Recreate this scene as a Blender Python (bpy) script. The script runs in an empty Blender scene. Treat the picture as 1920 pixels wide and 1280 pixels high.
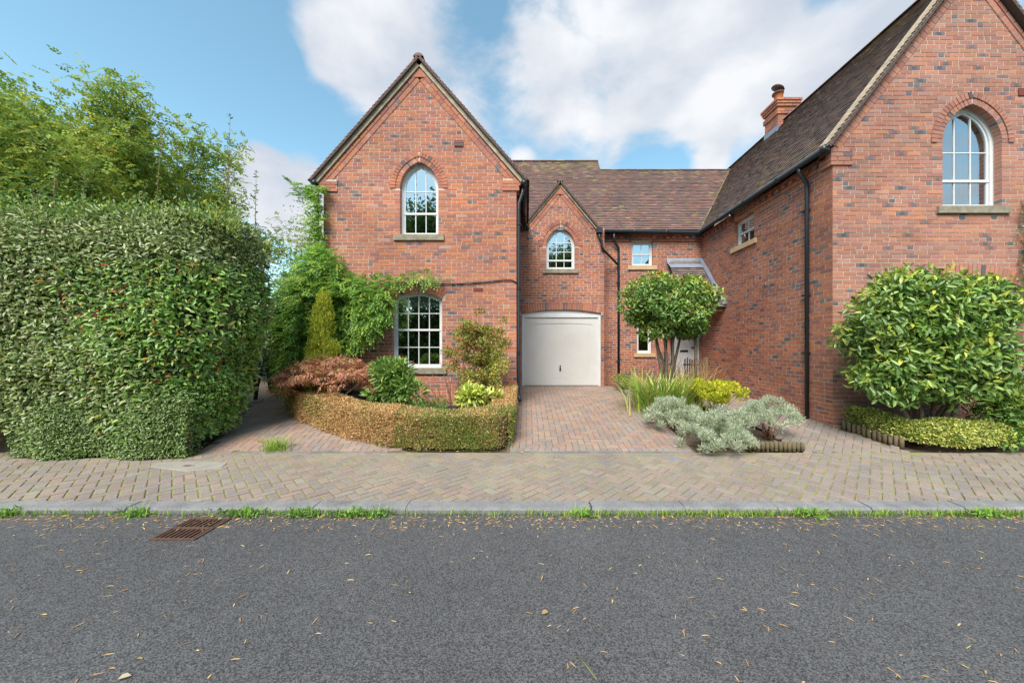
import bpy, math, random
import numpy as np
from mathutils import Matrix, Vector
random.seed(7); RNG = np.random.default_rng(7)
R = math.radians
SC = bpy.context.scene
COL = SC.collection

# ------------------------------------------------------------------ camera, sky, sun, exposure
F = 660.0; VX, VY, CH = 988.0, 650.0, 1.63        # focal length (px), vanishing point (px), camera height
cam = bpy.data.cameras.new('camera'); camo = bpy.data.objects.new('camera', cam); COL.objects.link(camo)
camo.location = (0, 0, CH); camo.rotation_euler = (R(90), 0, 0)
cam.sensor_width = 36; cam.lens = 36 * F / 1920; cam.clip_end = 2000; cam.clip_start = 0.05
cam.shift_x = -(VX - 960) / 1920; cam.shift_y = (VY - 640) / 1920
SC.camera = camo
SUN_EL, SUN_AZ = 50, 199          # azimuth from +Y clockwise: behind the camera, to the left
def pdir(px, py):
    return Vector(((px - VX) / F, 1, (VY - py) / F)).normalized()
w = bpy.data.worlds.new('World'); SC.world = w; w.use_nodes = True
nt = w.node_tree; nt.nodes.clear()
def N(t, **k):
    n = nt.nodes.new(t)
    for a, b in k.items(): setattr(n, a, b)
    return n
def Lk(a, b): nt.links.new(a, b)
out = N('ShaderNodeOutputWorld'); bgn = N('ShaderNodeBackground')
sky = N('ShaderNodeTexSky', sky_type='NISHITA', sun_disc=False)
sky.sun_elevation = R(SUN_EL); sky.sun_rotation = R(SUN_AZ); sky.air_density = 1.0; sky.dust_density = 0.6; sky.ozone_density = 1.6
tc = N('ShaderNodeTexCoord')
def vmath(op, a, b=None):
    n = N('ShaderNodeVectorMath', operation=op)
    for i, x in enumerate((a, b)):
        if x is None: continue
        if hasattr(x, 'is_output'): Lk(x, n.inputs[i])
        else: n.inputs[i].default_value = x
    return n
def fmath(op, a, b=None, clamp=False):
    n = N('ShaderNodeMath', operation=op); n.use_clamp = clamp
    for i, x in enumerate((a, b)):
        if x is None: continue
        if hasattr(x, 'is_output'): Lk(x, n.inputs[i])
        else: n.inputs[i].default_value = x
    return n.outputs[0]
dirv = tc.outputs['Generated']
flat = vmath('MULTIPLY', dirv, (1, 1, 1.7)).outputs[0]
n1 = N('ShaderNodeTexNoise'); n1.inputs['Scale'].default_value = 3.7; n1.inputs['Detail'].default_value = 9; n1.inputs['Roughness'].default_value = .56; n1.inputs['Distortion'].default_value = .25
Lk(flat, n1.inputs['Vector'])
cov = fmath('ADD', n1.outputs['Fac'], .035)
CLOUDS = [(930, 40, .36, .07), (1180, 120, .34, .12), (1300, 210, .26, .10), (1000, 180, .26, .06), (1480, 150, .26, .16), (1640, 120, .16, .10), (630, 140, .16, .34), (650, 10, .22, .2), (760, 60, .2, .1),
          (175, 150, .12, .34), (540, 335, .16, .5), (460, 330, .10, .35), (600, 410, .12, .4), (1900, 20, .2, .1), (1650, 90, .13, .09), (1330, 310, .05, .12), (980, 298, .04, .12),
          (330, 90, .38, -.34), (60, 60, .3, -.30), (470, 220, .2, -.28), (800, 130, .06, -.02), (1590, 40, .12, -.22), (1230, 320, .12, -.2), (980, 300, .2, -.12), (660, 230, .1, -.14), (520, 60, .08, -.15), (1420, 300, .1, -.1)]
for px, py, r, wt in CLOUDS:
    d = vmath('DOT_PRODUCT', dirv, tuple(pdir(px, py))).outputs['Value']
    mr = N('ShaderNodeMapRange', interpolation_type='SMOOTHSTEP'); Lk(d, mr.inputs['Value'])
    mr.inputs['From Min'].default_value = math.cos(r); mr.inputs['From Max'].default_value = 1.0
    mr.inputs['To Min'].default_value = 0; mr.inputs['To Max'].default_value = wt
    cov = fmath('ADD', cov, mr.outputs[0])
mk = N('ShaderNodeMapRange', interpolation_type='SMOOTHSTEP'); Lk(cov, mk.inputs['Value'])
mk.inputs['From Min'].default_value = .49; mk.inputs['From Max'].default_value = .74
n2 = N('ShaderNodeTexNoise'); n2.inputs['Scale'].default_value = 5.0; n2.inputs['Detail'].default_value = 7
off = vmath('ADD', flat, (3.1, 1.7, .14)).outputs[0]; Lk(off, n2.inputs['Vector'])
sh = N('ShaderNodeMapRange'); Lk(n2.outputs['Fac'], sh.inputs['Value']); sh.inputs['From Min'].default_value = .36; sh.inputs['From Max'].default_value = .66
cc = N('ShaderNodeMix', data_type='RGBA'); Lk(sh.outputs[0], cc.inputs['Factor'])
cc.inputs['A'].default_value = (.40, .44, .505, 1); cc.inputs['B'].default_value = (.60, .61, .63, 1)
skm = N('ShaderNodeMix', data_type='RGBA', blend_type='MULTIPLY'); skm.inputs['Factor'].default_value = 1
Lk(sky.outputs[0], skm.inputs['A']); skm.inputs['B'].default_value = (.175, .208, .172, 1)      # sky strength ~ 0.1
mx = N('ShaderNodeMix', data_type='RGBA'); Lk(mk.outputs[0], mx.inputs['Factor']); Lk(skm.outputs['Result'], mx.inputs['A']); Lk(cc.outputs['Result'], mx.inputs['B'])
Lk(mx.outputs['Result'], bgn.inputs['Color']); bgn.inputs['Strength'].default_value = 1.0
Lk(bgn.outputs[0], out.inputs['Surface'])
sl = bpy.data.lights.new('sun', 'SUN'); sl.energy = 3.7; sl.angle = R(32); sl.color = (1, .95, .88)
so = bpy.data.objects.new('sun', sl); COL.objects.link(so)
sd = Vector((math.sin(R(SUN_AZ)) * math.cos(R(SUN_EL)), math.cos(R(SUN_AZ)) * math.cos(R(SUN_EL)), math.sin(R(SUN_EL))))
so.rotation_euler = sd.to_track_quat('Z', 'Y').to_euler(); so.location = (-6, -10, 20)
vs = SC.view_settings; vs.view_transform = 'Standard'; vs.look = 'None'; vs.gamma = 1; vs.exposure = 0.66; vs.use_curve_mapping = False

# ------------------------------------------------------------------ materials
def material(name, col=(.5, .5, .5), rough=.75, attr=False, layers=(), bump=0, bscale=60, bdetail=4, spec=.3, trans=0, metal=0, voro=None):
    """layers: (scale, contrast, (mult colour low), (mult colour high)) world-space noise multiplied over the colour"""
    m = bpy.data.materials.new(name); m.use_nodes = True; t = m.node_tree; t.nodes.clear(); nn = t.nodes.new; ln = t.links.new
    o = nn('ShaderNodeOutputMaterial'); p = nn('ShaderNodeBsdfPrincipled'); p.inputs['Roughness'].default_value = rough
    p.inputs['Specular IOR Level'].default_value = spec; p.inputs['Metallic'].default_value = metal
    g = nn('ShaderNodeNewGeometry')
    if attr:
        a = nn('ShaderNodeAttribute'); a.attribute_name = 'tint'; c = a.outputs['Color']
    else:
        a = nn('ShaderNodeRGB'); a.outputs[0].default_value = (*col, 1); c = a.outputs[0]
    for sc, con, lo, hi in layers:
        n = nn('ShaderNodeTexNoise'); n.inputs['Scale'].default_value = sc; n.inputs['Detail'].default_value = 5; n.inputs['Roughness'].default_value = .6
        ln(g.outputs['Position'], n.inputs['Vector'])
        r = nn('ShaderNodeMapRange'); ln(n.outputs['Fac'], r.inputs['Value']); r.inputs['From Min'].default_value = .5 - con; r.inputs['From Max'].default_value = .5 + con
        mm = nn('ShaderNodeMix'); mm.data_type = 'RGBA'; ln(r.outputs[0], mm.inputs['Factor']); mm.inputs['A'].default_value = (*lo, 1); mm.inputs['B'].default_value = (*hi, 1)
        k = nn('ShaderNodeMix'); k.data_type = 'RGBA'; k.blend_type = 'MULTIPLY'; k.inputs['Factor'].default_value = 1
        ln(c, k.inputs['A']); ln(mm.outputs['Result'], k.inputs['B']); c = k.outputs['Result']
    if voro:
        sc, lo, hi = voro
        v = nn('ShaderNodeTexVoronoi'); v.inputs['Scale'].default_value = sc; ln(g.outputs['Position'], v.inputs['Vector'])
        rgb = nn('ShaderNodeSeparateColor'); ln(v.outputs['Color'], rgb.inputs[0])
        mm = nn('ShaderNodeMix'); mm.data_type = 'RGBA'; ln(rgb.outputs[0], mm.inputs['Factor']); mm.inputs['A'].default_value = (*lo, 1); mm.inputs['B'].default_value = (*hi, 1)
        k = nn('ShaderNodeMix'); k.data_type = 'RGBA'; k.blend_type = 'MULTIPLY'; k.inputs['Factor'].default_value = 1
        ln(c, k.inputs['A']); ln(mm.outputs['Result'], k.inputs['B']); c = k.outputs['Result']
    ln(c, p.inputs['Base Color'])
    if bump:
        n = nn('ShaderNodeTexNoise'); n.inputs['Scale'].default_value = bscale; n.inputs['Detail'].default_value = bdetail; ln(g.outputs['Position'], n.inputs['Vector'])
        b = nn('ShaderNodeBump'); b.inputs['Strength'].default_value = bump; b.inputs['Distance'].default_value = .01; ln(n.outputs['Fac'], b.inputs['Height']); ln(b.outputs[0], p.inputs['Normal'])
    s = p.outputs[0]
    if trans:
        tr = nn('ShaderNodeBsdfTranslucent'); ln(c, tr.inputs['Color']); ms = nn('ShaderNodeMixShader'); ms.inputs[0].default_value = trans
        ln(s, ms.inputs[1]); ln(tr.outputs[0], ms.inputs[2]); s = ms.outputs[0]
    ln(s, o.inputs['Surface']); return m
MT = {}
MT['brick'] = material('brick', attr=True, rough=.85, layers=[(55, .22, (.78, .78, .8), (1.2, 1.17, 1.15)), (.9, .25, (.78, .79, .80), (1.12, 1.12, 1.12)), (.23, .2, (.90, .90, .92), (1.07, 1.06, 1.05))], bump=.35, bscale=140)
MT['mortar'] = material('mortar', (.60, .48, .385), .9, layers=[(25, .25, (.75, .75, .75), (1.15, 1.15, 1.15)), (.9, .25, (.74, .75, .76), (1.1, 1.1, 1.1))], bump=.3, bscale=200)
MT['tile'] = material('tile', attr=True, rough=.85, layers=[(30, .25, (.75, .75, .75), (1.2, 1.2, 1.2)), (1.0, .2, (.82, .84, .82), (1.12, 1.1, 1.08))], bump=.3, bscale=80)
MT['verge'] = material('verge_mortar', (.46, .365, .265), .9, layers=[(8, .25, (.6, .6, .6), (1.2, 1.2, 1.2))], bump=.3, bscale=90)
MT['white'] = material('white_paint', (.69, .69, .70), .45, layers=[(3, .3, (.88, .88, .86), (1.02, 1.02, 1.02))])
MT['garage'] = material('garage_paint', (.63, .615, .60), .5, layers=[(1.3, .25, (.90, .89, .87), (1.03, 1.03, 1.03)), (14, .3, (.97, .97, .96), (1.02, 1.02, 1.02))])
MT['black'] = material('black_plastic', (.018, .022, .028), .35, spec=.5)
MT['stone'] = material('stone_sill', (.30, .26, .20), .9, layers=[(9, .25, (.55, .56, .52), (1.2, 1.2, 1.15))], bump=.3, bscale=80)
MT['sand'] = material('sandstone_sill', (.55, .39, .23), .9, layers=[(9, .25, (.8, .8, .8), (1.1, 1.1, 1.1))], bump=.25, bscale=80)
MT['lead'] = material('lead', (.22, .25, .30), .5, layers=[(5, .3, (.75, .75, .78), (1.25, 1.25, 1.25))], spec=.5)
MT['terracotta'] = material('terracotta', (.42, .12, .05), .8, layers=[(15, .3, (.8, .8, .8), (1.1, 1.1, 1.1))])
MT['vent'] = material('air_brick', (.17, .045, .035), .8)
MT['iron'] = material('rusty_iron', (.115, .07, .052), .75, layers=[(30, .25, (.6, .6, .65), (1.4, 1.2, 1.1))], bump=.4, bscale=120)
MT['kerb'] = material('kerb_concrete', (.255, .25, .25), .9, layers=[(60, .25, (.7, .7, .7), (1.2, 1.2, 1.2)), (3.2, .22, (.62, .62, .63), (1.12, 1.11, 1.1))], bump=.5, bscale=120)
MT['concrete'] = material('concrete', (.33, .30, .26), .9, layers=[(50, .25, (.75, .75, .75), (1.2, 1.2, 1.2)), (2.2, .25, (.8, .8, .8), (1.1, 1.1, 1.1))], bump=.4, bscale=150)
MT['paver'] = material('paver', attr=True, rough=.9, layers=[(70, .25, (.72, .72, .72), (1.22, 1.22, 1.2)), (1.6, .22, (.82, .83, .85), (1.1, 1.08, 1.06))], bump=.4, bscale=160)
MT['asphalt'] = material('asphalt', (.092, .090, .092), .88, layers=[(.45, .22, (.86, .86, .87), (1.1, 1.1, 1.09)), (1.9, .25, (.92, .92, .92), (1.06, 1.06, 1.06)), (9, .25, (.9, .9, .9), (1.1, 1.1, 1.1))], voro=(145, (.40, .40, .41), (1.66, 1.65, 1.64)), bump=.9, bscale=110, bdetail=3)
MT['soil'] = material('soil', (.11, .08, .058), .95, layers=[(14, .25, (.5, .5, .5), (1.4, 1.35, 1.3))], bump=.8, bscale=40)
MT['leaf'] = material('leaf', attr=True, rough=.36, trans=.25, spec=.6)
MT['leaf_matt'] = material('leaf_matt', attr=True, rough=.6, trans=.35, spec=.3)
MT['bark'] = material('bark', (.15, .115, .085), .9, layers=[(22, .25, (.6, .6, .6), (1.35, 1.3, 1.25))], bump=.6, bscale=60)
MT['stem'] = material('red_stem', (.20, .10, .06), .8)
MT['wood'] = material('weathered_wood', (.30, .20, .12), .85, layers=[(18, .25, (.7, .7, .7), (1.2, 1.2, 1.2))], bump=.4, bscale=50)
MT['log'] = material('log_edging', (.17, .135, .085), .9, layers=[(25, .25, (.65, .68, .55), (1.2, 1.15, 1.1))], bump=.5, bscale=70)
MT['rock'] = material('rock', (.25, .225, .19), .9, layers=[(14, .25, (.6, .6, .6), (1.3, 1.28, 1.25))], bump=.6, bscale=50)
MT['curtain'] = material('curtain', (.62, .55, .44), .9)
MT['blind'] = material('blind', (.62, .64, .63), .9)
MT['dark'] = material('unlit_dark', (.05, .048, .045), .9)  # darkness of unlit rooms put into the colour; gully pit uses it too
MT['gravel'] = material('gravel', attr=True, rough=.9)
def joint_mat(name, soil, moss, sc, con, mid):
    m = bpy.data.materials.new(name); m.use_nodes = True; t = m.node_tree; p = t.nodes['Principled BSDF']; p.inputs['Roughness'].default_value = .95
    g = t.nodes.new('ShaderNodeNewGeometry'); n = t.nodes.new('ShaderNodeTexNoise'); n.inputs['Scale'].default_value = sc; n.inputs['Detail'].default_value = 6
    t.links.new(g.outputs['Position'], n.inputs['Vector']); r = t.nodes.new('ShaderNodeMapRange'); t.links.new(n.outputs['Fac'], r.inputs['Value'])
    r.inputs['From Min'].default_value = mid - con; r.inputs['From Max'].default_value = mid + con
    k = t.nodes.new('ShaderNodeMix'); k.data_type = 'RGBA'; t.links.new(r.outputs[0], k.inputs['Factor']); k.inputs['A'].default_value = (*soil, 1); k.inputs['B'].default_value = (*moss, 1)
    t.links.new(k.outputs['Result'], p.inputs['Base Color']); return m
MT['moss_joint'] = joint_mat('mossy_joint', (.20, .165, .10), (.27, .265, .07), 3, .12, .5)
MT['sand_joint'] = joint_mat('sandy_joint', (.13, .10, .08), (.17, .16, .06), 3, .08, .6)
def glass_mat():
    m = bpy.data.materials.new('window_glass'); m.use_nodes = True; t = m.node_tree; t.nodes.clear(); nn = t.nodes.new; ln = t.links.new
    o = nn('ShaderNodeOutputMaterial'); a = nn('ShaderNodeBsdfTransparent'); a.inputs[0].default_value = (.72, .76, .76, 1)
    b = nn('ShaderNodeBsdfGlossy'); b.inputs['Roughness'].default_value = .015; b.inputs['Color'].default_value = (.9, .95, 1, 1)
    lw = nn('ShaderNodeLayerWeight'); lw.inputs['Blend'].default_value = .35
    r = nn('ShaderNodeMapRange'); ln(lw.outputs['Fresnel'], r.inputs['Value']); r.inputs['To Min'].default_value = .42; r.inputs['To Max'].default_value = 1
    s = nn('ShaderNodeMixShader'); ln(r.outputs[0], s.inputs[0]); ln(a.outputs[0], s.inputs[1]); ln(b.outputs[0], s.inputs[2]); ln(s.outputs[0], o.inputs['Surface'])
    g = nn('ShaderNodeNewGeometry'); n = nn('ShaderNodeTexNoise'); n.inputs['Scale'].default_value = 1.6; ln(g.outputs['Position'], n.inputs['Vector'])
    bp = nn('ShaderNodeBump'); bp.inputs['Strength'].default_value = .12; bp.inputs['Distance'].default_value = .02; ln(n.outputs['Fac'], bp.inputs['Height']); ln(bp.outputs[0], b.inputs['Normal'])
    return m
MT['glass'] = glass_mat()

# ------------------------------------------------------------------ mesh helpers
class MB:
    def __init__(s): s.v = []; s.f = []; s.c = []
    def add(s, vs, fs, tint=(.5, .5, .5)):
        b = len(s.v); s.v += vs; s.f += [tuple(b + i for i in f) for f in fs]
        if isinstance(tint, list): s.c += tint
        else: s.c += [tint] * len(fs)
    def mesh(s, name):
        me = bpy.data.meshes.new(name); me.from_pydata([tuple(p) for p in s.v], [], s.f)
        at = me.attributes.new('tint', 'FLOAT_COLOR', 'FACE')
        a = np.ones((len(s.f), 4), dtype=np.float32); a[:, :3] = np.array(s.c, dtype=np.float32).reshape(-1, 3); at.data.foreach_set('color', a.ravel())
        me.update(); return me
    def build(s, name, mat, parent=None, smooth=False):
        me = s.mesh(name)
        if smooth: me.polygons.foreach_set('use_smooth', [True] * len(me.polygons))
        return link(name, me, mat, parent)
def link(name, me, mat, parent=None):
    if mat and len(me.materials) == 0: me.materials.append(MT[mat] if isinstance(mat, str) else mat)
    o = bpy.data.objects.new(name, me); COL.objects.link(o)
    if parent: setpar(o, parent)
    return o
def setpar(o, parent):
    o.parent = parent
    if parent.type == 'EMPTY': o.matrix_parent_inverse = Matrix.Translation(-Vector(parent.location))
def thing(name, label, cat, loc, group=None):
    o = bpy.data.objects.new(name, None); COL.objects.link(o); o.location = loc; o.empty_display_size = .1
    o['label'] = label; o['category'] = cat
    if group: o['group'] = group
    return o
def tag(o, label, cat, group=None):
    o['label'] = label; o['category'] = cat
    if group: o['group'] = group
    return o
def struct(o): o['kind'] = 'structure'; return o
def stuff(o): o['kind'] = 'stuff'; return o
BF = [(0, 3, 2, 1), (4, 5, 6, 7), (0, 1, 5, 4), (1, 2, 6, 5), (2, 3, 7, 6), (3, 0, 4, 7)]
def box(mb, x0, x1, y0, y1, z0, z1, tint=(.5, .5, .5)):
    mb.add([(x0, y0, z0), (x1, y0, z0), (x1, y1, z0), (x0, y1, z0), (x0, y0, z1), (x1, y0, z1), (x1, y1, z1), (x0, y1, z1)], BF, tint)
def boxp(name, mat, parent, *a):
    m = MB(); box(m, *a); return m.build(name, mat, parent)
def tube(mb, pts, r, n=10, cap=True, tint=(.5, .5, .5)):
    pts = [Vector(p) for p in pts]; rs = r if isinstance(r, (list, tuple)) else [r] * len(pts); rings = []; up = None
    for i, p in enumerate(pts):
        d = (pts[min(i + 1, len(pts) - 1)] - pts[max(i - 1, 0)]).normalized()
        if up is None: up = Vector((0, 0, 1)) if abs(d.z) < .9 else Vector((1, 0, 0))
        s = d.cross(up).normalized(); up = s.cross(d).normalized()
        rings.append([tuple(p + (s * math.cos(2 * math.pi * k / n) + up * math.sin(2 * math.pi * k / n)) * rs[i]) for k in range(n)])
    vs = [q for r_ in rings for q in r_]; fs = []
    for i in range(len(pts) - 1):
        for k in range(n): fs.append((i * n + k, i * n + (k + 1) % n, (i + 1) * n + (k + 1) % n, (i + 1) * n + k))
    if cap: fs += [tuple(reversed(range(n))), tuple(range((len(pts) - 1) * n, len(pts) * n))]
    mb.add(vs, fs, tint)
def tubep(name, mat, parent, pts, r, n=10):
    m = MB(); tube(m, pts, r, n); return m.build(name, mat, parent, smooth=True)
def clip(poly, a, b, c):
    """keep the part of a 2-D polygon where a*x+b*y<=c"""
    o = []
    for i in range(len(poly)):
        p, q = poly[i], poly[(i + 1) % len(poly)]; dp = a * p[0] + b * p[1] - c; dq = a * q[0] + b * q[1] - c
        if dp <= 0: o.append(p)
        if dp * dq < 0:
            t = dp / (dp - dq); o.append((p[0] + t * (q[0] - p[0]), p[1] + t * (q[1] - p[1])))
    return o
def clip_convex(poly, conv):
    for i in range(len(conv)):
        (x0, y0), (x1, y1) = conv[i], conv[(i + 1) % len(conv)]
        a, b = (y1 - y0), -(x1 - x0); poly = clip(poly, a, b, a * x0 + b * y0)
        if len(poly) < 3: return []
    return poly
def area(p): return abs(sum(p[i][0] * p[(i + 1) % len(p)][1] - p[(i + 1) % len(p)][0] * p[i][1] for i in range(len(p)))) / 2
def inpoly(x, y, P):
    c = False; j = len(P) - 1
    for i in range(len(P)):
        if (P[i][1] > y) != (P[j][1] > y) and x < (P[j][0] - P[i][0]) * (y - P[i][1]) / (P[j][1] - P[i][1]) + P[i][0]: c = not c
        j = i
    return c
def topx(p):                                       # where a point shows, in photograph pixels
    return VX + p[0] * F / max(p[1], .01), VY - (p[2] - CH) * F / max(p[1], .01)
GP = [(-400, 0), (3.44, 0), (3.62, .05), (5.18, .07), (6.17, .22), (7.63, .36), (10.2, .50), (12, .52), (900, .6)]
def gz(y):
    for (a, b), (c, d) in zip(GP, GP[1:]):
        if y <= c: return b + (d - b) * (y - a) / (c - a)
    return .6

# ------------------------------------------------------------------ ground, road, kerb, pavers
m = MB(); ys = [-60, -8, -3.9]; 
for y0, y1 in zip(ys, ys[1:]): m.add([(-120, y0, -.01), (120, y0, -.01), (120, y1, -.01), (-120, y1, -.01)], [(0, 1, 2, 3)])
ys = [3.5, 3.62, 5.18, 5.6, 6.17, 7, 7.63, 9, 10.2, 12, 30, 300]
for y0, y1 in zip(ys, ys[1:]):
    z0, z1 = gz(y0) - .05, gz(y1) - .05
    m.add([(-120, y0, z0), (120, y0, z0), (120, y1, z1), (-120, y1, z1)], [(0, 1, 2, 3)])
struct(m.build('ground', 'soil'))
m = MB()
for a in ((-120, 120, -3.9, 2.96), (-120, -3.18, 2.96, 3.34), (-2.80, 120, 2.96, 3.34), (-120, 120, 3.34, 3.5)): m.add([(a[0], a[2], 0), (a[1], a[2], 0), (a[1], a[3], 0), (a[0], a[3], 0)], [(0, 1, 2, 3)])   # open over the gully
struct(m.build('road', 'asphalt'))
m = MB(); m.add([(-40, 5.3, gz(5.3) + .0), (-8.3, 5.3, gz(5.3)), (-8.3, 7.6, gz(7.6)), (-40, 7.6, gz(7.6)), (-8.3, 30, .54), (-40, 30, .54)], [(0, 1, 2, 3), (3, 2, 4, 5)]); struct(m.build('side_road', 'asphalt'))
m = MB(); box(m, -14, 14, 3.47, 3.61, -.12, .02); kerb = struct(m.build('kerb', 'kerb'))
km = MB()
prof = [(3.445, -.05), (3.445, .03), (3.465, .052), (3.605, .056), (3.605, -.05)]
vs = [(x, y, z) for x in (-.4525, .4525) for y, z in prof]; n5 = 5
km.add(vs, [(i, (i + 1) % 5, 5 + (i + 1) % 5, 5 + i) for i in range(5)] + [(4, 3, 2, 1, 0), (5, 6, 7, 8, 9)])
kme = km.mesh('kerb_stone'); kme.materials.append(MT['kerb'])
for i in range(-14, 15):
    o = bpy.data.objects.new('kerb_stone', kme); COL.objects.link(o); o.parent = kerb
    o.location = (i * .915 + .18, RNG.normal(0, .003), RNG.normal(0, .003)); o.rotation_euler = (0, 0, RNG.normal(0, .002))

def herring(x0, x1, y0, y1, a, ang, ox=0, oy=0):
    """rects (polygon) of a 2:1 herringbone of unit a turned by ang over the box"""
    cx, cy = (x0 + x1) / 2, (y0 + y1) / 2; rad = math.hypot(x1 - x0, y1 - y0) / 2 + 2 * a; n = int(rad / a) + 2; ca, sa = math.cos(ang), math.sin(ang); res = []
    for i in range(-n, n):
        for j in range(-n, n):
            k = (i - j) % 4
            if k == 0: w, h = 2, 1
            elif k == 3: w, h = 1, 2
            else: continue
            mx, my = (i + w / 2) * a + ox, (j + h / 2) * a + oy; X, Y = cx + ca * mx - sa * my, cy + sa * mx + ca * my
            if X < x0 - a * 2 or X > x1 + a * 2 or Y < y0 - a * 2 or Y > y1 + a * 2: continue
            res.append((X, Y, w, h))
    return res
def pave(name, mat_joint, bed, rects, a, ang, gap, inside, conv, tints, nind, lift=.0, view=True):
    """bed sheet + pavers; the nind that show largest are objects, the rest one joined mesh"""
    ca, sa = math.cos(ang), math.sin(ang); ind = []; mb = MB()
    for X, Y, w, h in rects:
        hw, hh = w * a / 2 - gap, h * a / 2 - gap
        poly = [(X + ca * u - sa * v, Y + sa * u + ca * v) for u, v in ((-hw, -hh), (hw, -hh), (hw, hh), (-hw, hh))]
        full = area(poly)
        if inside and not inpoly(X, Y, inside): continue
        if conv: poly = clip_convex(poly, conv)
        if len(poly) < 3 or area(poly) < .0008: continue
        t = random.randrange(len(tints)); dz = random.gauss(0, .0015) + lift
        px, py = topx((X, Y, gz(Y)))
        if area(poly) > .999 * full and -10 < px < 1930 and len(poly) == 4: ind.append((Y, X, w, h, t, dz, poly))
        else: slab(mb, poly, dz, tints[t])
    ind.sort(key=lambda q: q[0])
    cache = {}
    for Y, X, w, h, t, dz, poly in ind[:nind]:
        if (t, w) not in cache:
            q = MB(); hw, hh = w * a / 2 - gap, h * a / 2 - gap; b = .006
            q.add([(-hw, -hh, -.03), (hw, -hh, -.03), (hw, hh, -.03), (-hw, hh, -.03), (-hw, -hh, -b * .6), (hw, -hh, -b * .6), (hw, hh, -b * .6), (-hw, hh, -b * .6),
                   (-hw + b, -hh + b, 0), (hw - b, -hh + b, 0), (hw - b, hh - b, 0), (-hw + b, hh - b, 0)],
                  [(0, 1, 5, 4), (1, 2, 6, 5), (2, 3, 7, 6), (3, 0, 4, 7), (4, 5, 9, 8), (5, 6, 10, 9), (6, 7, 11, 10), (7, 4, 8, 11), (8, 9, 10, 11)], tints[t])
            cache[(t, w)] = q.mesh('paver'); cache[(t, w)].materials.append(MT['paver'])
        o = bpy.data.objects.new('paver', cache[(t, w)]); COL.objects.link(o); o.parent = bed; o.location = (X, Y, gz(Y) + dz)
        o.rotation_euler = (math.atan((gz(Y + .05) - gz(Y - .05)) / .1) + random.gauss(0, .004), random.gauss(0, .004), ang)
        if abs(ang) > .1: o.rotation_euler = (Matrix.Rotation(math.atan((gz(Y + .05) - gz(Y - .05)) / .1), 3, 'X') @ Matrix.Rotation(ang, 3, 'Z')).to_euler()
    for Y, X, w, h, t, dz, poly in ind[nind:]: slab(mb, poly, dz, tints[t])
    if mb.v: stuff(mb.build('paver_field', 'paver', bed))
def slab(mb, poly, dz, tint):
    n = len(poly); cx = sum(p[0] for p in poly) / n; cy = sum(p[1] for p in poly) / n; b = .006
    vs = [(x, y, gz(y) + dz - .03) for x, y in poly] + [(x, y, gz(y) + dz - .004) for x, y in poly]
    for x, y in poly:
        d = math.hypot(x - cx, y - cy) or 1; vs.append((x - (x - cx) / d * b * 1.4, y - (y - cy) / d * b * 1.4, gz(y) + dz))
    fs = [(i, (i + 1) % n, n + (i + 1) % n, n + i) for i in range(n)] + [(n + i, n + (i + 1) % n, 2 * n + (i + 1) % n, 2 * n + i) for i in range(n)] + [tuple(range(2 * n, 3 * n))]
    mb.add(vs, fs, tint)
def sheet(poly_fn, name, mat, xs, ys, dz):
    m = MB()
    for y0, y1 in zip(ys, ys[1:]): m.add([(xs[0], y0, gz(y0) + dz), (xs[1], y0, gz(y0) + dz), (xs[1], y1, gz(y1) + dz), (xs[0], y1, gz(y1) + dz)], [(0, 1, 2, 3)])
    return struct(m.build(name, mat))
def jit(c, k=.12): f = 1 + random.uniform(-k, k); return tuple(min(1, x * f * (1 + random.uniform(-.04, .04))) for x in c)
T_FOOT = [jit(c, .09) for c in [(.30, .24, .20), (.285, .235, .20), (.28, .24, .215), (.315, .24, .195), (.27, .225, .195)] for _ in range(3)]
T_DRIVE = [jit(c, .08) for c in [(.335, .235, .18), (.325, .235, .185), (.31, .23, .19), (.355, .235, .175), (.275, .225, .20)] for _ in range(3)]
ft = sheet(None, 'pavement', 'moss_joint', (-14, 14), [3.60, 5.2], -.0055)
HX = (215 - VX) / F * 4.75
conc = [(-4.95, 4.60), (-4.28, 4.43), (-3.95, 4.55), (-4.05, 4.76), (-4.5, 4.82), (-4.95, 4.75)]
rects = [r for r in herring(-11, 11, 3.62, 5.18, .101, R(45)) if not inpoly(r[0], r[1], [(-4.85, 4.66), (-4.28, 4.50), (-4.05, 4.58), (-4.1, 4.72), (-4.5, 4.77), (-4.85, 4.71)])]
pave('pavement', None, ft, rects, .101, R(45), .0075, None, [(-11, 3.625), (11, 3.625), (11, 5.175), (-11, 5.175)], T_FOOT, 300)
m = MB(); slab(m, conc, .007, (.4, .4, .4)); o = m.build('access_cover', 'concrete'); tag(o, 'worn concrete access cover patch set into pavement before tall hedge', 'access cover')
m = MB(); box(m, -4.50, -4.42, 4.60, 4.64, .03, gz(4.6) + .011); box(m, -4.42, -4.36, 4.615, 4.625, .03, gz(4.6) + .011); m.build('lifting_slot', 'iron', o)
m = MB(); slab(m, [(2.04 + .08 * math.cos(t), 4.93 + .07 * math.sin(t)) for t in np.linspace(0, 6.283, 13)[:-1]], .006, (.4, .4, .4)); tag(m.build('stopcock_cover', 'lead'), 'small round grey metal cover in pavement beside silver shrubs', 'access cover')
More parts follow.
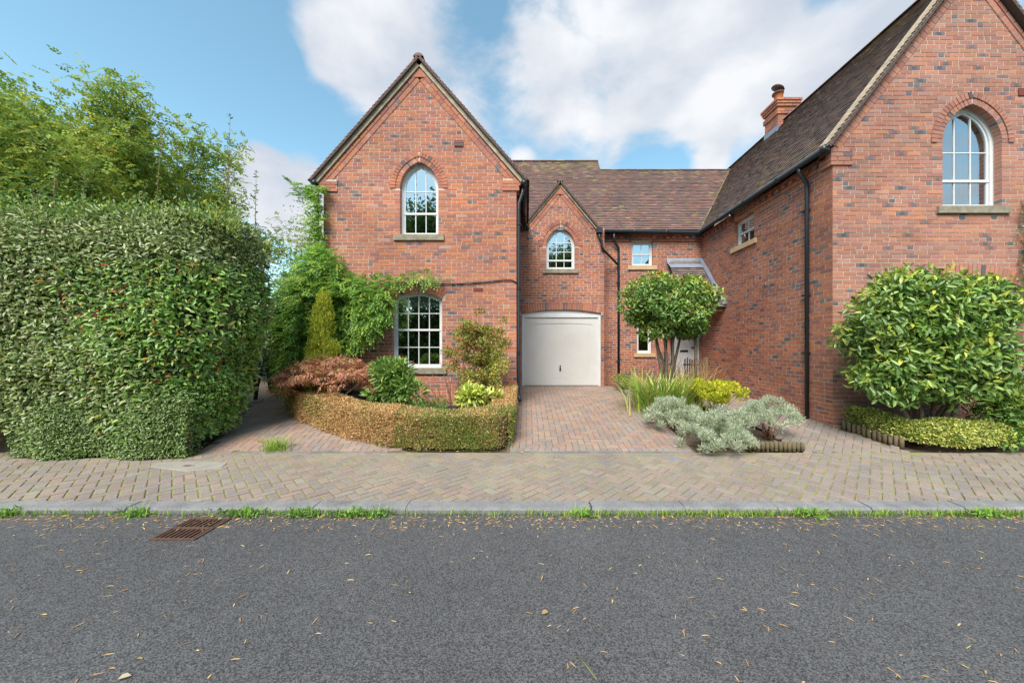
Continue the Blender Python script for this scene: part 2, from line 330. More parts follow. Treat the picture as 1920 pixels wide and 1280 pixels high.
# concrete edging strips at the back of the pavement
for x0, x1 in ((-4.3, -2.05), (-.25, 2.46)):
    m = MB(); box(m, x0, x1, 5.185, 5.235, -.03, gz(5.2) + .008); struct(m.build('edging_strip', 'kerb'))
dr = sheet(None, 'driveway', 'sand_joint', (-.30, 2.50), [5.2, 5.6, 6.17, 7, 7.63, 9, 10.25], -.006)
pave('driveway', None, dr, herring(-.25, 2.47, 5.24, 10.2, .102, 0), .102, 0, .0042, None, [(-.25, 5.34), (2.47, 5.34), (2.47, 10.19), (-.25, 10.19)], T_DRIVE, 300)
m = MB()                                                     # border course of the drive
for i in range(26):
    x0 = -.25 + i * .1045; slab(m, [(x0 + .002, 5.24), (x0 + .1, 5.24), (x0 + .1, 5.337), (x0 + .002, 5.337)], 0, jit((.30, .24, .21)))
stuff(m.build('border_course', 'paver', dr))
LP = [(-4.8, 5.2), (-1.7, 5.2), (-2.3, 5.5), (-3.4, 6.1), (-4.3, 6.9), (-4.55, 7.6), (-4.55, 11), (-7.0, 11), (-6.2, 8.3), (-5.4, 6.5)]
RP = [(4.15, 5.2), (5.68, 5.2), (5.42, 6.12), (5.34, 6.2), (5.34, 10.78), (3.7, 10.78), (3.7, 8), (4.05, 6.2)]
for nm, P, bx in (('garden_path', LP, (-7, -1.7, 5.2, 11)), ('entrance_path', RP, (3.7, 5.7, 5.2, 10.78))):
    m = MB(); yy = [5.2, 5.6, 6.17, 7, 7.63, 9, 10.2, 11]
    for y0, y1 in zip(yy, yy[1:]):
        q = clip(clip(P, 0, -1, -y0), 0, 1, y1)
        if len(q) >= 3: m.add([(x, y, gz(y) - .006) for x, y in q], [tuple(range(len(q)))])
    b = struct(m.build(nm, 'sand_joint'))
    pave(nm, None, b, herring(*bx, .102, R(12) if nm == 'garden_path' else R(45)), .102, R(12) if nm == 'garden_path' else R(45), .003, P, None, T_DRIVE if nm == 'garden_path' else T_FOOT, 200)

# ------------------------------------------------------------------ brick walls, arches, windows, roofs
def pal(n=26, pink=0.0, dark=.13):
    P = []
    for _ in range(n):
        r = random.random()
        if r < .40: c = (.41, .142, .082)
        elif r < .62: c = (.36, .14, .10)
        elif r < .76: c = (.48, .17, .075)
        elif r < .90: c = (.30, .115, .09)
        else: c = (.42, .215, .165)
        c = tuple(a + (b - a) * pink for a, b in zip(c, (.47, .27, .21)))
        P.append((jit(c, .1), None))
    for i in range(int(n * dark)):
        P.append((jit((.34, .135, .10), .1), jit((.155, .135, .14), .2)))
    P.append((jit((.17, .14, .14)), jit((.11, .105, .115))))
    return P
class Plane:
    def __init__(s, O, U): s.O = Vector((O[0], O[1], 0)); s.U = Vector((U[0], U[1], 0)); s.I = Vector((-U[1], U[0], 0))     # inward = U turned left
    def T(s, u, e, z): p = s.O + s.U * u + s.I * e; return (p.x, p.y, z)
    def M(s, u, z, e=0): 
        p = s.O + s.U * u + s.I * e
        return Matrix(((s.U.x, s.I.x, 0, p.x), (s.U.y, s.I.y, 0, p.y), (0, 0, 1, z), (0, 0, 0, 1)))
    def box(s, mb, u0, u1, e0, e1, z0, z1, tint=(.5, .5, .5)):
        mb.add([s.T(u0, e0, z0), s.T(u1, e0, z0), s.T(u1, e1, z0), s.T(u0, e1, z0), s.T(u0, e0, z1), s.T(u1, e0, z1), s.T(u1, e1, z1), s.T(u0, e1, z1)], BF, tint)
class Op:
    def __init__(s, kind, uc, a, zb, zs, h=0, ring=0): s.kind, s.uc, s.a, s.zb, s.zs, s.h, s.ring = kind, uc, a, zb, zs, h, ring; \
        s.R = (a * a + h * h) / (2 * a) if kind == 'point' else ((a * a + h * h) / (2 * h) if kind == 'seg' else 0)
    def half(s, z, t=0):
        if z < s.zb: return None
        if s.kind == 'rect': return s.a if z < s.zs else None
        if z < s.zs: return s.a
        if s.kind == 'point':
            q = (s.R + t) ** 2 - (z - s.zs) ** 2
            v = math.sqrt(q) - (s.R - s.a) if q > 0 else -1
        else:
            q = (s.R + t) ** 2 - (z - (s.zs + s.h - s.R)) ** 2
            v = min(math.sqrt(q), s.a + t * s.a / s.R) if q > 0 else -1
        return v if v > .004 else None
    def outline(s, t, n=9):
        """counter-clockwise outline moved inward by t"""
        a = s.a - t; P = [(s.uc - a, s.zb + t), (s.uc + a, s.zb + t)]
        if s.kind == 'rect': return P + [(s.uc + a, s.zs - t), (s.uc - a, s.zs - t)]
        r = s.R - t
        if s.kind == 'point':
            c = s.R - s.a; th = math.acos(c / r)
            arc = [(r * math.cos(th * i / n) - c, s.zs + r * math.sin(th * i / n)) for i in range(n + 1)]
        else:
            zc = s.zs + s.h - s.R; th = math.asin(a / r)
            arc = [(r * math.sin(th * (1 - i / n)), zc + r * math.cos(th * (1 - i / n))) for i in range(n + 1)]
        return P + [(s.uc + u, z) for u, z in arc] + [(s.uc - u, z) for u, z in reversed(arc[:-1])]
    def top(s): return s.zs + s.h
def isect(A, B):
    return [(max(a, c), min(b, d)) for a, b in A for c, d in B if min(b, d) - max(a, c) > 1e-4]
def ivals(base, ops, z, ring):
    b = base(z); A = [b] if b and b[1] > b[0] else []
    for o in ops:
        h = o.half(z, (o.ring - (.07 if o.kind == 'seg' else .03)) if ring and o.ring else 0)
        if h is None: continue
        A = [q for a, c in A for q in ((a, min(c, o.uc - h)), (max(a, o.uc + h), c)) if q[1] - q[0] > 1e-4]
    return A
def brickgeo(w, h, d, p, tint):
    """local: u centred, y inward, z centred; front at y=-p"""
    t, dk = tint; x, z = w / 2, h / 2
    if dk is None or w < .15:
        c = t if dk is None else dk
        return [(-x, -p, -z), (x, -p, -z), (x, -p, z), (-x, -p, z), (-x, d, -z), (x, d, -z), (x, d, z), (-x, d, z)], \
               [(0, 1, 2, 3), (1, 5, 6, 2), (4, 0, 3, 7), (3, 2, 6, 7), (1, 0, 4, 5)], [c] * 5
    k = x * .42
    return [(-x, -p, -z), (x, -p, -z), (x, -p, z), (-x, -p, z), (-x, d, -z), (x, d, -z), (x, d, z), (-x, d, z), (-k, -p, -z), (k, -p, -z), (k * .8, -p, z), (-k * 1.1, -p, z)], \
           [(0, 8, 11, 3), (8, 9, 10, 11), (9, 1, 2, 10), (1, 5, 6, 2), (4, 0, 3, 7), (3, 11, 10, 2, 6, 7), (1, 9, 8, 0, 4, 5)], [t, dk, t, t, t, t, t]
BCACHE = {}
def wall(house, pl, base, z0, z1, ops, P, nind=0, keep=None, thick=.1, mortar='mortar', name='wall', closed=True):
    zs = sorted(set([round(z0 + .025 * i, 4) for i in range(int((z1 - z0) / .025) + 1)] + [z1] + [o.zb for o in ops] + [o.zs for o in ops if o.kind != 'point']))
    zs = [z for z in zs if z0 <= z <= z1]; mb = MB()
    for a, b in zip(zs, zs[1:]):
        if b - a < 1e-4: continue
        A, B = ivals(base, ops, a + 1e-4, False), ivals(base, ops, b - 1e-4, False)
        if len(A) != len(B): A = B = min((A, B), key=len)
        for (p, q), (r, s) in zip(A, B):
            mb.add([pl.T(p, 0, a), pl.T(q, 0, a), pl.T(s, 0, b), pl.T(r, 0, b)], [(0, 1, 2, 3)])
    for o in ops:                                         # mortar lining of the reveals
        L = o.outline(-.003)
        for (a, b), (c, d) in zip(L, L[1:] + L[:1]):
            mb.add([pl.T(a, 0, b), pl.T(c, 0, d), pl.T(c, thick + .06, d), pl.T(a, thick + .06, b)], [(0, 1, 2, 3)])
    wo = mb.build(name, mortar, house)
    cand = []; k = 0; z = z0
    while z + .072 < z1 + .01:
        A = isect(isect(ivals(base, ops, z + .005, True), ivals(base, ops, z + .037, True)), ivals(base, ops, min(z + .07, z1 - .001), True))
        for p, q in A:
            u = -.6 + (k % 2) * .1125 + random.gauss(0, .014)
            seq = []
            while u < q:
                for wv in ((.225,) if random.random() > .10 else (.1125, .1125)):
                    a, b = max(u, p), min(u + wv - .013, q)
                    if b - a > .004: seq.append((a, b))
                    u += wv
            if len(seq) > 1 and seq[-1][1] - seq[-1][0] < .06: seq[-2:] = [(seq[-2][0], seq[-1][1])]
            if len(seq) > 1 and seq[0][1] - seq[0][0] < .06: seq[:2] = [(seq[0][0], seq[1][1])]
            if seq: seq[0] = (p, seq[0][1]); seq[-1] = (seq[-1][0], q)
            for a, b in seq: cand.append((a, b, z + .0375, random.choice(P), .002 + random.random() * .004))
        z += .075; k += 1
    sel = set()
    if nind:
        sc = []
        for i, (a, b, zc, t, p) in enumerate(cand):
            c = pl.T((a + b) / 2, 0, zc); px, py = topx(c)
            if b - a > .2 and (keep is None or keep(px, py)): sc.append((math.dist(c, (0, 0, CH)), i))
        sc.sort(); sel = {i for _, i in sc[:nind]}
    j = MB()
    for i, (a, b, zc, t, p) in enumerate(cand):
        w_ = round(b - a, 3)
        if i in sel:
            key = (w_, t)
            if key not in BCACHE:
                q = MB(); v, f, c = brickgeo(w_, .0625, thick, .005, t); q.add(v, f, c); BCACHE[key] = q.mesh('brick'); BCACHE[key].materials.append(MT['brick'])
            o = bpy.data.objects.new('brick', BCACHE[key]); COL.objects.link(o); o.parent = wo; o.matrix_basis = pl.M((a + b) / 2, zc, random.uniform(-.003, .001))
        else:
            v, f, c = brickgeo(w_, .0625, thick, p, t); uc = (a + b) / 2
            j.add([pl.T(uc + x, y, zc + zz) for x, y, zz in v], f, c)
    for o in ops: arch(j, pl, o, P)
    stuff(j.build('brickwork', 'brick', wo))
    return wo
def arch(mb, pl, o, P, rings=None):
    if not o.ring: return
    def ring(r0, r1, proud, L):
        if o.kind == 'point':
            c = o.R - o.a
            for sg in (1, -1):
                rm = o.R + r1; th = math.acos(c / (o.R + r0)) if c < o.R else 1
                n = max(3, round(th * rm / L)); g = .0058 / rm
                for i in range(n):
                    a, b = th * i / n + g, th * (i + 1) / n - g
                    q = [(o.R + r0, a), (o.R + r1, a), (o.R + r1, b), (o.R + r0, b)]
                    vous([(o.uc + sg * max(r * math.cos(t) - c, .002), o.zs + r * math.sin(t)) for r, t in q], proud)
        else:
            zc = o.zs + o.h - o.R; th = math.asin(o.a / o.R); rm = o.R + r1; n = round(2 * th * rm / L); g = .0058 / rm
            for i in range(n):
                a, b = -th + 2 * th * i / n + g, -th + 2 * th * (i + 1) / n - g
                q = [(o.R + r0, a), (o.R + r1, a), (o.R + r1, b), (o.R + r0, b)]
                vous([(o.uc + r * math.sin(t), zc + r * math.cos(t)) for r, t in q], proud)
    def vous(q, proud):
        t, dk = random.choice(P); t = dk if dk and random.random() < .6 else t; p = proud + random.uniform(-.002, .002)
        mb.add([pl.T(u, -p, z) for u, z in q] + [pl.T(u, .1, z) for u, z in q], [(0, 1, 2, 3), (4, 7, 6, 5), (0, 4, 5, 1), (1, 5, 6, 2), (2, 6, 7, 3), (3, 7, 4, 0)], t)
    if o.kind == 'point': ring(0, .1, .008, .075); ring(.105, .208, .022, .075)
    else: ring(0, o.ring - .006, .012, .078)
def ringframe(mb, pl, A, B, e0, e1):
    n = len(A); vs = [pl.T(u, e0, z) for u, z in A] + [pl.T(u, e0, z) for u, z in B] + [pl.T(u, e1, z) for u, z in A] + [pl.T(u, e1, z) for u, z in B]; fs = []
    for i in range(n):
        k = (i + 1) % n
        fs += [(i, k, n + k, n + i), (n + i, n + k, 3 * n + k, 3 * n + i), (2 * n + k, 2 * n + i, 3 * n + i, 3 * n + k), (k, i, 2 * n + i, 2 * n + k)]
    mb.add(vs, fs)
def window(house, pl, op, cols, hz, meet, sill='stone', rec=.10, sillw=.13, sillh=.1, fr=.045, label=None, curtain=None, blind=None):
    m = MB(); ringframe(m, pl, op.outline(.0), op.outline(fr), rec, rec + .08); w_ = m.build('window', 'white', house)
    s = MB(); ringframe(s, pl, op.outline(fr + .002), op.outline(fr + .036), rec + .02, rec + .06); s.build('sash', 'white', w_)
    inn = op.outline(fr + .03); u0, u1 = inn[0][0], inn[1][0]; zt = max(z for _, z in inn); zb = inn[0][1]
    def bar(a0, a1, b0, b1, e0, e1, nm):
        q = clip_convex([(a0, b0), (a1, b0), (a1, b1), (a0, b1)], op.outline(fr + .004))
        if len(q) < 3: return
        b = MB(); n = len(q); b.add([pl.T(u, e0, z) for u, z in q] + [pl.T(u, e1, z) for u, z in q], [tuple(range(n)), tuple(reversed(range(n, 2 * n)))] + [((i + 1) % n, i, n + i, n + (i + 1) % n) for i in range(n)])
        b.build(nm, 'white', w_)
    us = [u0 + (u1 - u0) * i / cols for i in range(cols + 1)]; hb = .009
    zz = [zb] + sorted(hz + ([meet] if meet else [])) + [zt]
    for u in us[1:-1]: bar(u - hb, u + hb, zb, zt, rec + .022, rec + .055, 'glazing_bar')
    for z in hz: bar(u0, u1, z - hb, z + hb, rec + .024, rec + .053, 'glazing_bar')
    if meet: bar(op.uc - op.a + fr, op.uc + op.a - fr, meet - .022, meet + .022, rec + .008, rec + .058, 'meeting_rail')
    for a, b in zip(us, us[1:]):
        for c, d in zip(zz, zz[1:]):
            q = clip_convex([(a, c), (b, c), (b, d), (a, d)], inn)
            if len(q) < 3 or area(q) < 1e-3: continue
            tl = random.gauss(0, .0005); g = MB(); g.add([pl.T(u, rec + .036 + tl * (u - a) / (b - a), z) for u, z in q], [tuple(range(len(q)))]); g.build('pane', 'glass', w_)
    if sill:
        b = MB(); pl.box(b, op.uc - op.a - sillw, op.uc + op.a + sillw, -.05, rec + .05, op.zb - sillh, op.zb + .003); b.build('sill', sill, w_)
    if curtain:
        for c0, c1 in curtain:
            b = MB(); n = 14
            vs = [pl.T(c0 + (c1 - c0) * i / n, rec + .16 + .02 * math.sin(i * 1.9), z) for z in (op.zb + .02, zt - .05) for i in range(n + 1)]
            b.add(vs, [(i, i + 1, n + 2 + i, n + 1 + i) for i in range(n)]); b.build('curtain', 'curtain', w_)
    if blind:
        b = MB(); pl.box(b, op.uc - op.a + .05, op.uc + op.a - .05, rec + .12, rec + .13, blind, zt); b.build('blind', 'blind', w_)
    if label: w_['label'] = label
    return w_
T_TILE = [jit((c[0] * .82, c[1] * .84, c[2] * .90), .2) for c in [(.26, .145, .115), (.235, .14, .115), (.21, .14, .12), (.30, .155, .115), (.19, .125, .11)] for _ in range(4)]
T_TILE_B = [jit(c, .2) for c in [(.19, .135, .12), (.17, .125, .115), (.21, .135, .11), (.145, .115, .105)] for _ in range(4)]
T_MOSS = [jit(c, .2) for c in [(.24, .185, .09), (.21, .17, .09), (.24, .20, .14)] for _ in range(3)]
def roof(house, E, A, S, poly, tints, nind=0, name='roof', mossy=None, tail=.036):
    """E eave corner, A along the eave, S up the slope (unit vectors), poly convex counter-clockwise in (a, s)"""
    E, A, S = Vector(E), Vector(A), Vector(S); Nn = A.cross(S)
    if Nn.z < 0: Nn = -Nn
    P = lambda a, s, h=0: tuple(E + A * a + S * s + Nn * h)
    m = MB(); m.add([P(a, s, -.03) for a, s in poly] + [P(a, s, .0) for a, s in poly], [tuple(range(len(poly))), tuple(range(len(poly), 2 * len(poly)))] + [(i, (i + 1) % len(poly), len(poly) + (i + 1) % len(poly), len(poly) + i) for i in range(len(poly))], (.1, .07, .06))
    ro = m.build(name, 'tile', house); a0 = min(p[0] for p in poly); a1 = max(p[0] for p in poly); s1 = max(p[1] for p in poly); s0 = min(p[1] for p in poly)
    cand = []; s = s0 - .04; k = 0
    while s < s1:
        a = a0 - .165 * ((k % 2) * .5) - .003
        while a < a1:
            q = [(a + .002, s), (a + .163, s), (a + .163, s + .135), (a + .002, s + .135)]; f0 = area(q); pp = poly if s > s0 + .05 else [(x, y - .05) if y < s0 + .01 else (x, y) for x, y in poly]
            q = clip_convex(q, pp)
            if len(q) > 2 and area(q) > .001:
                jz = random.uniform(0, .006); t = random.choice(tints)
                if mossy and random.random() < mossy(a, s): t = random.choice(T_MOSS)
                cand.append((q, s, jz, t, abs(area(q) - f0) < 1e-6))
            a += .165
        s += .1; k += 1
    def geo(q, s, jz):
        n = len(q); hh = [tail + jz - (y - s) / .135 * .026 for _, y in q]
        return [(x, y, h) for (x, y), h in zip(q, hh)] + [(x, y, h - .018) for (x, y), h in zip(q, hh)], [tuple(range(n))] + [((i + 1) % n, i, n + i, n + (i + 1) % n) for i in range(n)]
    sel = set()
    if nind:
        sc = sorted((math.dist(P(*q[0]), (0, 0, CH)), i) for i, (q, s, jz, t, full) in enumerate(cand) if full and -20 < topx(P(*q[0]))[0] < 1940 and topx(P(*q[0]))[1] > -10)
        sel = {i for _, i in sc[:nind]}
    j = MB(); cache = {}
    for i, (q, s, jz, t, full) in enumerate(cand):
        if i in sel:
            if t not in cache:
                v, f = geo([(-.0805, 0), (.0805, 0), (.0805, .135), (-.0805, .135)], 0, .003); b = MB(); b.add(v, f, t); cache[t] = b.mesh('roof_tile'); cache[t].materials.append(MT['tile'])
            o = bpy.data.objects.new('roof_tile', cache[t]); COL.objects.link(o); o.parent = ro; p = P(q[0][0] + .0805, s, jz - .003)
            o.matrix_basis = Matrix(((A.x, S.x, Nn.x, p[0]), (A.y, S.y, Nn.y, p[1]), (A.z, S.z, Nn.z, p[2]), (0, 0, 0, 1)))
        else:
            v, f = geo(q, s, jz); j.add([P(*p) for p in v], f, t)
    stuff(j.build('tiling', 'tile', ro)); return ro
def ridge(house, a, b, tints, r=.12):
    a, b = Vector(a), Vector(b); n = max(1, round((b - a).length / .32)); ax = (b - a).normalized(); sd_ = ax.cross(Vector((0, 0, 1))).normalized()
    m = MB()
    for i in range(n):
        p0, p1 = a + (b - a) * (i / n) + ax * .004, a + (b - a) * ((i + 1) / n) - ax * .004; t = random.choice(tints)
        vs = []
        for p in (p0, p1):
            for k in range(7):
                th = math.pi * (k / 6) * .8 + math.pi * .1; vs.append(tuple(p + sd_ * (r * 1.15 * math.cos(th)) + Vector((0, 0, r * math.sin(th) - .07))))
        m.add(vs, [(k, k + 1, 8 + k, 7 + k) for k in range(6)] + [tuple(range(7)), tuple(reversed(range(7, 14)))], t)
    return m.build('ridge_tiles', 'tile', house)
def verge(house, pl, uc, zap, half, slope, P, over=.06):
    """bedded verge and the projecting rake courses under it, both sides of a gable on plane pl"""
    L = half * math.hypot(1, slope); cs, sn = 1 / math.hypot(1, slope), slope / math.hypot(1, slope)
    for sg in (-1, 1):
        def Q(l, d, e): return pl.T(uc + sg * (l * cs - d * sn), e, zap - l * sn - d * cs)
        def rb(mb, l0, l1, d0, d1, e0, e1, t=(.5, .5, .5)):
            v = [Q(l0, d0, e0), Q(l1, d0, e0), Q(l1, d1, e0), Q(l0, d1, e0), Q(l0, d0, e1), Q(l1, d0, e1), Q(l1, d1, e1), Q(l0, d1, e1)]
            mb.add(v, [tuple(reversed(f)) if sg > 0 else f for f in BF], t)
        m = MB(); rb(m, 0, L + .1, -.015, .085, -over, .02); m.build('verge', 'verge', house)
        m = MB(); rb(m, .02, L + .04, .087, .103, -over + .035, .05, (.05, .04, .035)); m.build('undercloak', 'black', house)
        m = MB(); l = .08
        while l < L - .1:
            t, dk = random.choice(P); rb(m, l, l + .213, .105, .168, -.026, .05, t); l += .225
        l = .14
        while l < L - .12:
            t, dk = random.choice(P); rb(m, l, l + .1, .172, .27, -.016, .05, t); l += .11
        b = stuff(m.build('rake_course', 'brick', house))
        m = MB(); rb(m, .1, L - .1, .095, .272, -.011, .02); m.build('rake_mortar', 'mortar', house)
def apex_plug(house, pl, uc, zap, slope, P):
    m = MB(); w_ = .17; z0 = zap - .10 * math.hypot(1, slope) - .005; q = [(uc, z0), (uc - w_, z0 - w_ * slope), (uc + w_, z0 - w_ * slope)]
    m.add([pl.T(u, -.031, z) for u, z in q] + [pl.T(u, .05, z) for u, z in q], [(0, 1, 2), (3, 5, 4), (1, 0, 3, 4), (2, 1, 4, 5), (0, 2, 5, 3)], P[0][0]); m.build('apex_brick', 'brick', house)
def kneeler(house, pl, u0, u1, z0, z1, P, e=-.022):
    q = Plane(pl.T(0, e, 0)[:2], (pl.U.x, pl.U.y)); m = MB(); q.box(m, u0 + .012, u1 - .012, .004, .2, z0 + .008, z1); m.build('kneeler', 'mortar', house)
    j = MB(); z = z0; k = 0
    while z < z1 - .05:
        u = u0 - (k % 2) * .11
        while u < u1:
            a, b = max(u, u0 - .004), min(u + .215, u1 + .004)
            if b - a > .03:
                t, dk = random.choice(P); q.box(j, a, b, -.008, .25, z + .005, z + .07, t)
            u += .225
        z += .075; k += 1
    stuff(j.build('brickwork', 'brick', house))
def corbel(house, pl, u0, u1, zt, P, skip=()):
    """two plain courses and a dentil course stepping out below a gutter"""
    j = MB()
    for z, e, L_, g in ((zt - .23, .028, .215, .01), (zt - .152, .05, .1, .1), (zt - .077, .05, .215, .01)):
        u = u0
        while u < u1 - .02:
            b = min(u + L_, u1)
            if not any(s0 < (u + b) / 2 < s1 for s0, s1 in skip) and b - u > .03:
                t, dk = random.choice(P); pl.box(j, u, b, -e, .05, z, z + .066, dk or t)
            u += L_ + g
    stuff(j.build('corbel_course', 'brick', house))
    m = MB()
    for s0, s1 in ([(u0, u1)] if not skip else [(u0, skip[0][0]), (skip[0][1], u1)]): pl.box(m, s0, s1, -.020, .05, zt - .225, zt - .004, (.22, .10, .075))  # dark tint puts the shadow between the dentils into the bed's colour
    m.build('corbel_bed', 'brick', house)

# ---- left house: gable front, garage bay, their roofs
HL = thing('brick_house', 'red brick house with pointed gable, arched sash windows and white garage door', 'house', (-2.3, 8, .36))
PL, PR, PS = pal(44, .12, .085), pal(44, .38, .10), pal(44, .10, .14)
pf = Plane((-4.405, 7.63), (1, 0)); WL = 4.174
oU = Op('point', 2.07, .416, 4.05, 5.06, .58, .195); oD = Op('seg', 2.03, .5375, 1.168, 2.67, .15, .215)
baseL = lambda z: (0, WL) if z < 5.28 else ((2.085 - (7.66 - z) / 1.14), (2.085 + (7.66 - z) / 1.14))
wf = wall(HL, pf, baseL, .3, 7.66, [oU, oD], PL, 300, lambda px, py: py < 520 or (px > 840 and py < 580))
window(HL, pf, oU, 3, [5.04], 4.55, 'stone', .1, .13, .12, curtain=None)
window(HL, pf, oD, 4, [1.62, 2.36], 2.0, 'stone', .08, .1, .12, blind=2.50, label='wide segmental-arched sash window with white glazing bars')
wall(HL, Plane((-.231, 7.63), (0, 1)), lambda z: (0, 2.57), .3, 5.28, [], PL)
wall(HL, Plane((-4.405, 14), (0, -1)), lambda z: (0, 6.37), .3, 5.28, [], PL)
verge(HL, pf, 2.085, 7.80, 2.24, 1.14, PL); apex_plug(HL, pf, 2.085, 7.80, 1.14, PL)
kneeler(HL, pf, -.06, .30, 4.98, 5.24, PL); kneeler(HL, pf, WL - .30, WL + .06, 5.0, 5.26, PL)
c, s_ = 1 / math.hypot(1, 1.14), 1.14 / math.hypot(1, 1.14); LL = 2.32 / c
roof(HL, (-4.64, 14.5, 5.195), (0, -1, 0), (c, 0, s_), [(0, 0), (6.99, 0), (6.99, LL), (0, LL)], T_TILE)
roof(HL, (0, 7.51, 5.195), (0, 1, 0), (-c, 0, s_), [(0, 0), (3.4, 0), (5.6, LL), (0, LL)], T_TILE)
ridge(HL, (-2.32, 7.5, 7.87), (-2.32, 14, 7.87), T_TILE, .10)
m = MB(); box(m, -1.57, -1.38, 7.605, 7.66, 5.96, 6.09); vt = m.build('air_vent', 'vent', HL)
m = MB(); [box(m, -1.555 + k * .031, -1.537 + k * .031, 7.601, 7.62, 5.975 + r * .058, 6.015 + r * .058) for k in range(6) for r in range(2)]; m.build('vent_slots', 'black', vt)
boxp('air_vent', 'vent', HL, -1.155, -.955, 7.612, 7.66, 2.835, 2.90)
# garage bay
pb = Plane((-.231, 10.2), (1, 0))
oG = Op('seg', 1.2285, 1.155, .45, 2.60, .11, .215); oB = Op('point', 1.204, .417, 3.87, 4.54, .54, .195)
baseB = lambda z: (0, 2.471) if z < 5.06 else (1.191 - (6.27 - z) / 1.2, 1.191 + (6.27 - z) / 1.2)
wall(HL, pb, baseB, .45, 6.27, [oG, oB], PL)
window(HL, pb, oB, 3, [4.40, 4.67], 4.15, 'stone', .09, .1, .11, blind=4.62)
wall(HL, Plane((2.24, 10.2), (0, 1)), lambda z: (0, .6), .45, 5.06, [], PL)
verge(HL, pb, 1.191, 6.40, 1.08, 1.2, PL, .05); apex_plug(HL, pb, 1.191, 6.40, 1.2, PL)
cb, sb = 1 / math.hypot(1, 1.2), 1.2 / math.hypot(1, 1.2); LB = 1.16 / cb
roof(HL, (-.20, 12, 5.00), (0, -1, 0), (cb, 0, sb), [(1.38, 0), (1.9, 0), (1.9, LB), (.25, LB)], T_TILE)
roof(HL, (2.12, 10.1, 5.00), (0, 1, 0), (-cb, 0, sb), [(0, 0), (.52, 0), (1.65, LB), (0, LB)], T_TILE)
ridge(HL, (.96, 10.1, 6.45), (.96, 11.8, 6.45), T_TILE, .08)
m = MB(); box(m, -.23, 2.24, 10.21, 10.7, 5.02, 5.08); m.build('lead_flat', 'lead', HL)
# main range roof above the garage (taller ridge)
cm, sm = cb, sb; Y0, Z0 = 10.62, 5.16
def mainpoly(x0, x1, yr, left=None, right=None):
    """convex polygon in (a, s), a = X - x0"""
    P = [(0, 0), (x1 - x0, 0), (x1 - x0, (yr - Y0) / cm), (0, (yr - Y0) / cm)]
    if left: P = clip(P, -1, -left[1] * cm, -(left[0] - x0))       # X >= left0 - left1*(Y-Y0)
    if right: P = clip(P, 1, -right[1] * cm, right[0] - x0)        # X <= right0 + right1*(Y-Y0)
    return P
moss = lambda a, s: .03 + .45 * max(0, s - 3.3)
roof(HL, (-4, Y0, Z0), (1, 0, 0), (0, cm, sm), mainpoly(-4, 2.75, 13.65, left=(-2.32 + (7.80 - Z0) / 1.14, 1.2 / 1.14)), T_TILE, 300, mossy=moss)
ridge(HL, (-4, 13.66, 8.83), (2.75, 13.66, 8.83), T_TILE + T_MOSS, .1)
m = MB(); m.add([(2.75, 13.17, 8.2), (2.75, 13.65, 8.78), (2.75, 14.2, 8.2)], [(0, 1, 2)]); m.build('gable_cheek', 'lead', HL)
m = MB(); m.add([(-4.6, 16.6, .3), (2.75, 16.6, .3), (2.75, 16.6, 5.2), (-4.6, 16.6, 5.2)], [(0, 1, 2, 3)]); m.add([(-4.6, 16.6, 5.2), (2.75, 16.6, 5.2), (2.75, 13.7, 8.75), (-4.6, 13.7, 8.75)], [(0, 1, 2, 3)]); m.build('rear_wall', 'mortar', HL)
m = MB()  # unseen partitions and floors added to keep leaking light out of the rooms
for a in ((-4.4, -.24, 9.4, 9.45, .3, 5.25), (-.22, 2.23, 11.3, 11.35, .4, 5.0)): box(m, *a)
m.add([(-4.5, 9.42, 5.2), (-.1, 9.42, 5.2), (-2.32, 9.42, 7.7)], [(0, 1, 2)]); box(m, -4.4, -.24, 7.8, 9.4, 3.35, 3.45); box(m, -.22, 2.23, 10.33, 11.3, 2.95, 3.05); m.build('light_block', 'dark', HL)
# garage door
gd = MB(); box(gd, -.09, 2.085, 10.285, 10.32, .505, 2.49); g = gd.build('garage_door', 'garage', HL)
m = MB()
for a in ((-.15, -.075, .47, 2.56), (2.07, 2.145, .47, 2.56)): box(m, a[0], a[1], 10.235, 10.33, a[2], a[3])
box(m, -.15, 2.145, 10.236, 10.331, 2.485, 2.565); m.build('door_frame', 'white', g)
q = [(u - .231, z) for u, z in oG.outline(.004)]; q = clip([(u, z) for u, z in q], 0, -1, -2.567); n = len(q)
m = MB(); m.add([(u, 10.25, z) for u, z in q] + [(u, 10.3, z) for u, z in q], [tuple(range(n)), tuple(reversed(range(n, 2 * n)))] + [((i + 1) % n, i, n + i, n + (i + 1) % n) for i in range(n)]); m.build('head_board', 'white', g)
m = MB()                                            # raised border of the panel
for x0, x1, z0, z1 in ((-.085, .10, .51, 2.48), (1.89, 2.08, .51, 2.48), (.10, 1.89, .51, .72), (.10, 1.89, 2.33, 2.48)): box(m, x0, x1, 10.268, 10.29, z0, z1)
nn = 12
vs = [(.10 + 1.79 * i / nn, 10.268, z) for z in (0, 1) for i in range(nn + 1)]
vs = [(x, y, 2.33 if z else 2.28 + .035 * (1 - (2 * (x - .995) / 1.79) ** 2)) for x, y, z in vs]
m.add(vs, [(i, i + 1, nn + 2 + i, nn + 1 + i) for i in range(nn)]); m.build('panel_border', 'garage', g)
for i in range(21):
    x0 = .105 + i * .0855; boxp('rib', 'garage', g, x0 + .003, x0 + .0825, 10.277, 10.29, .723, 2.30)
m = MB(); box(m, .955, .985, 10.262, 10.28, .96, 1.09); box(m, .945, .995, 10.235, 10.265, .955, .995); box(m, .955, .985, 10.245, 10.27, 1.05, 1.09); m.build('handle', 'black', g)
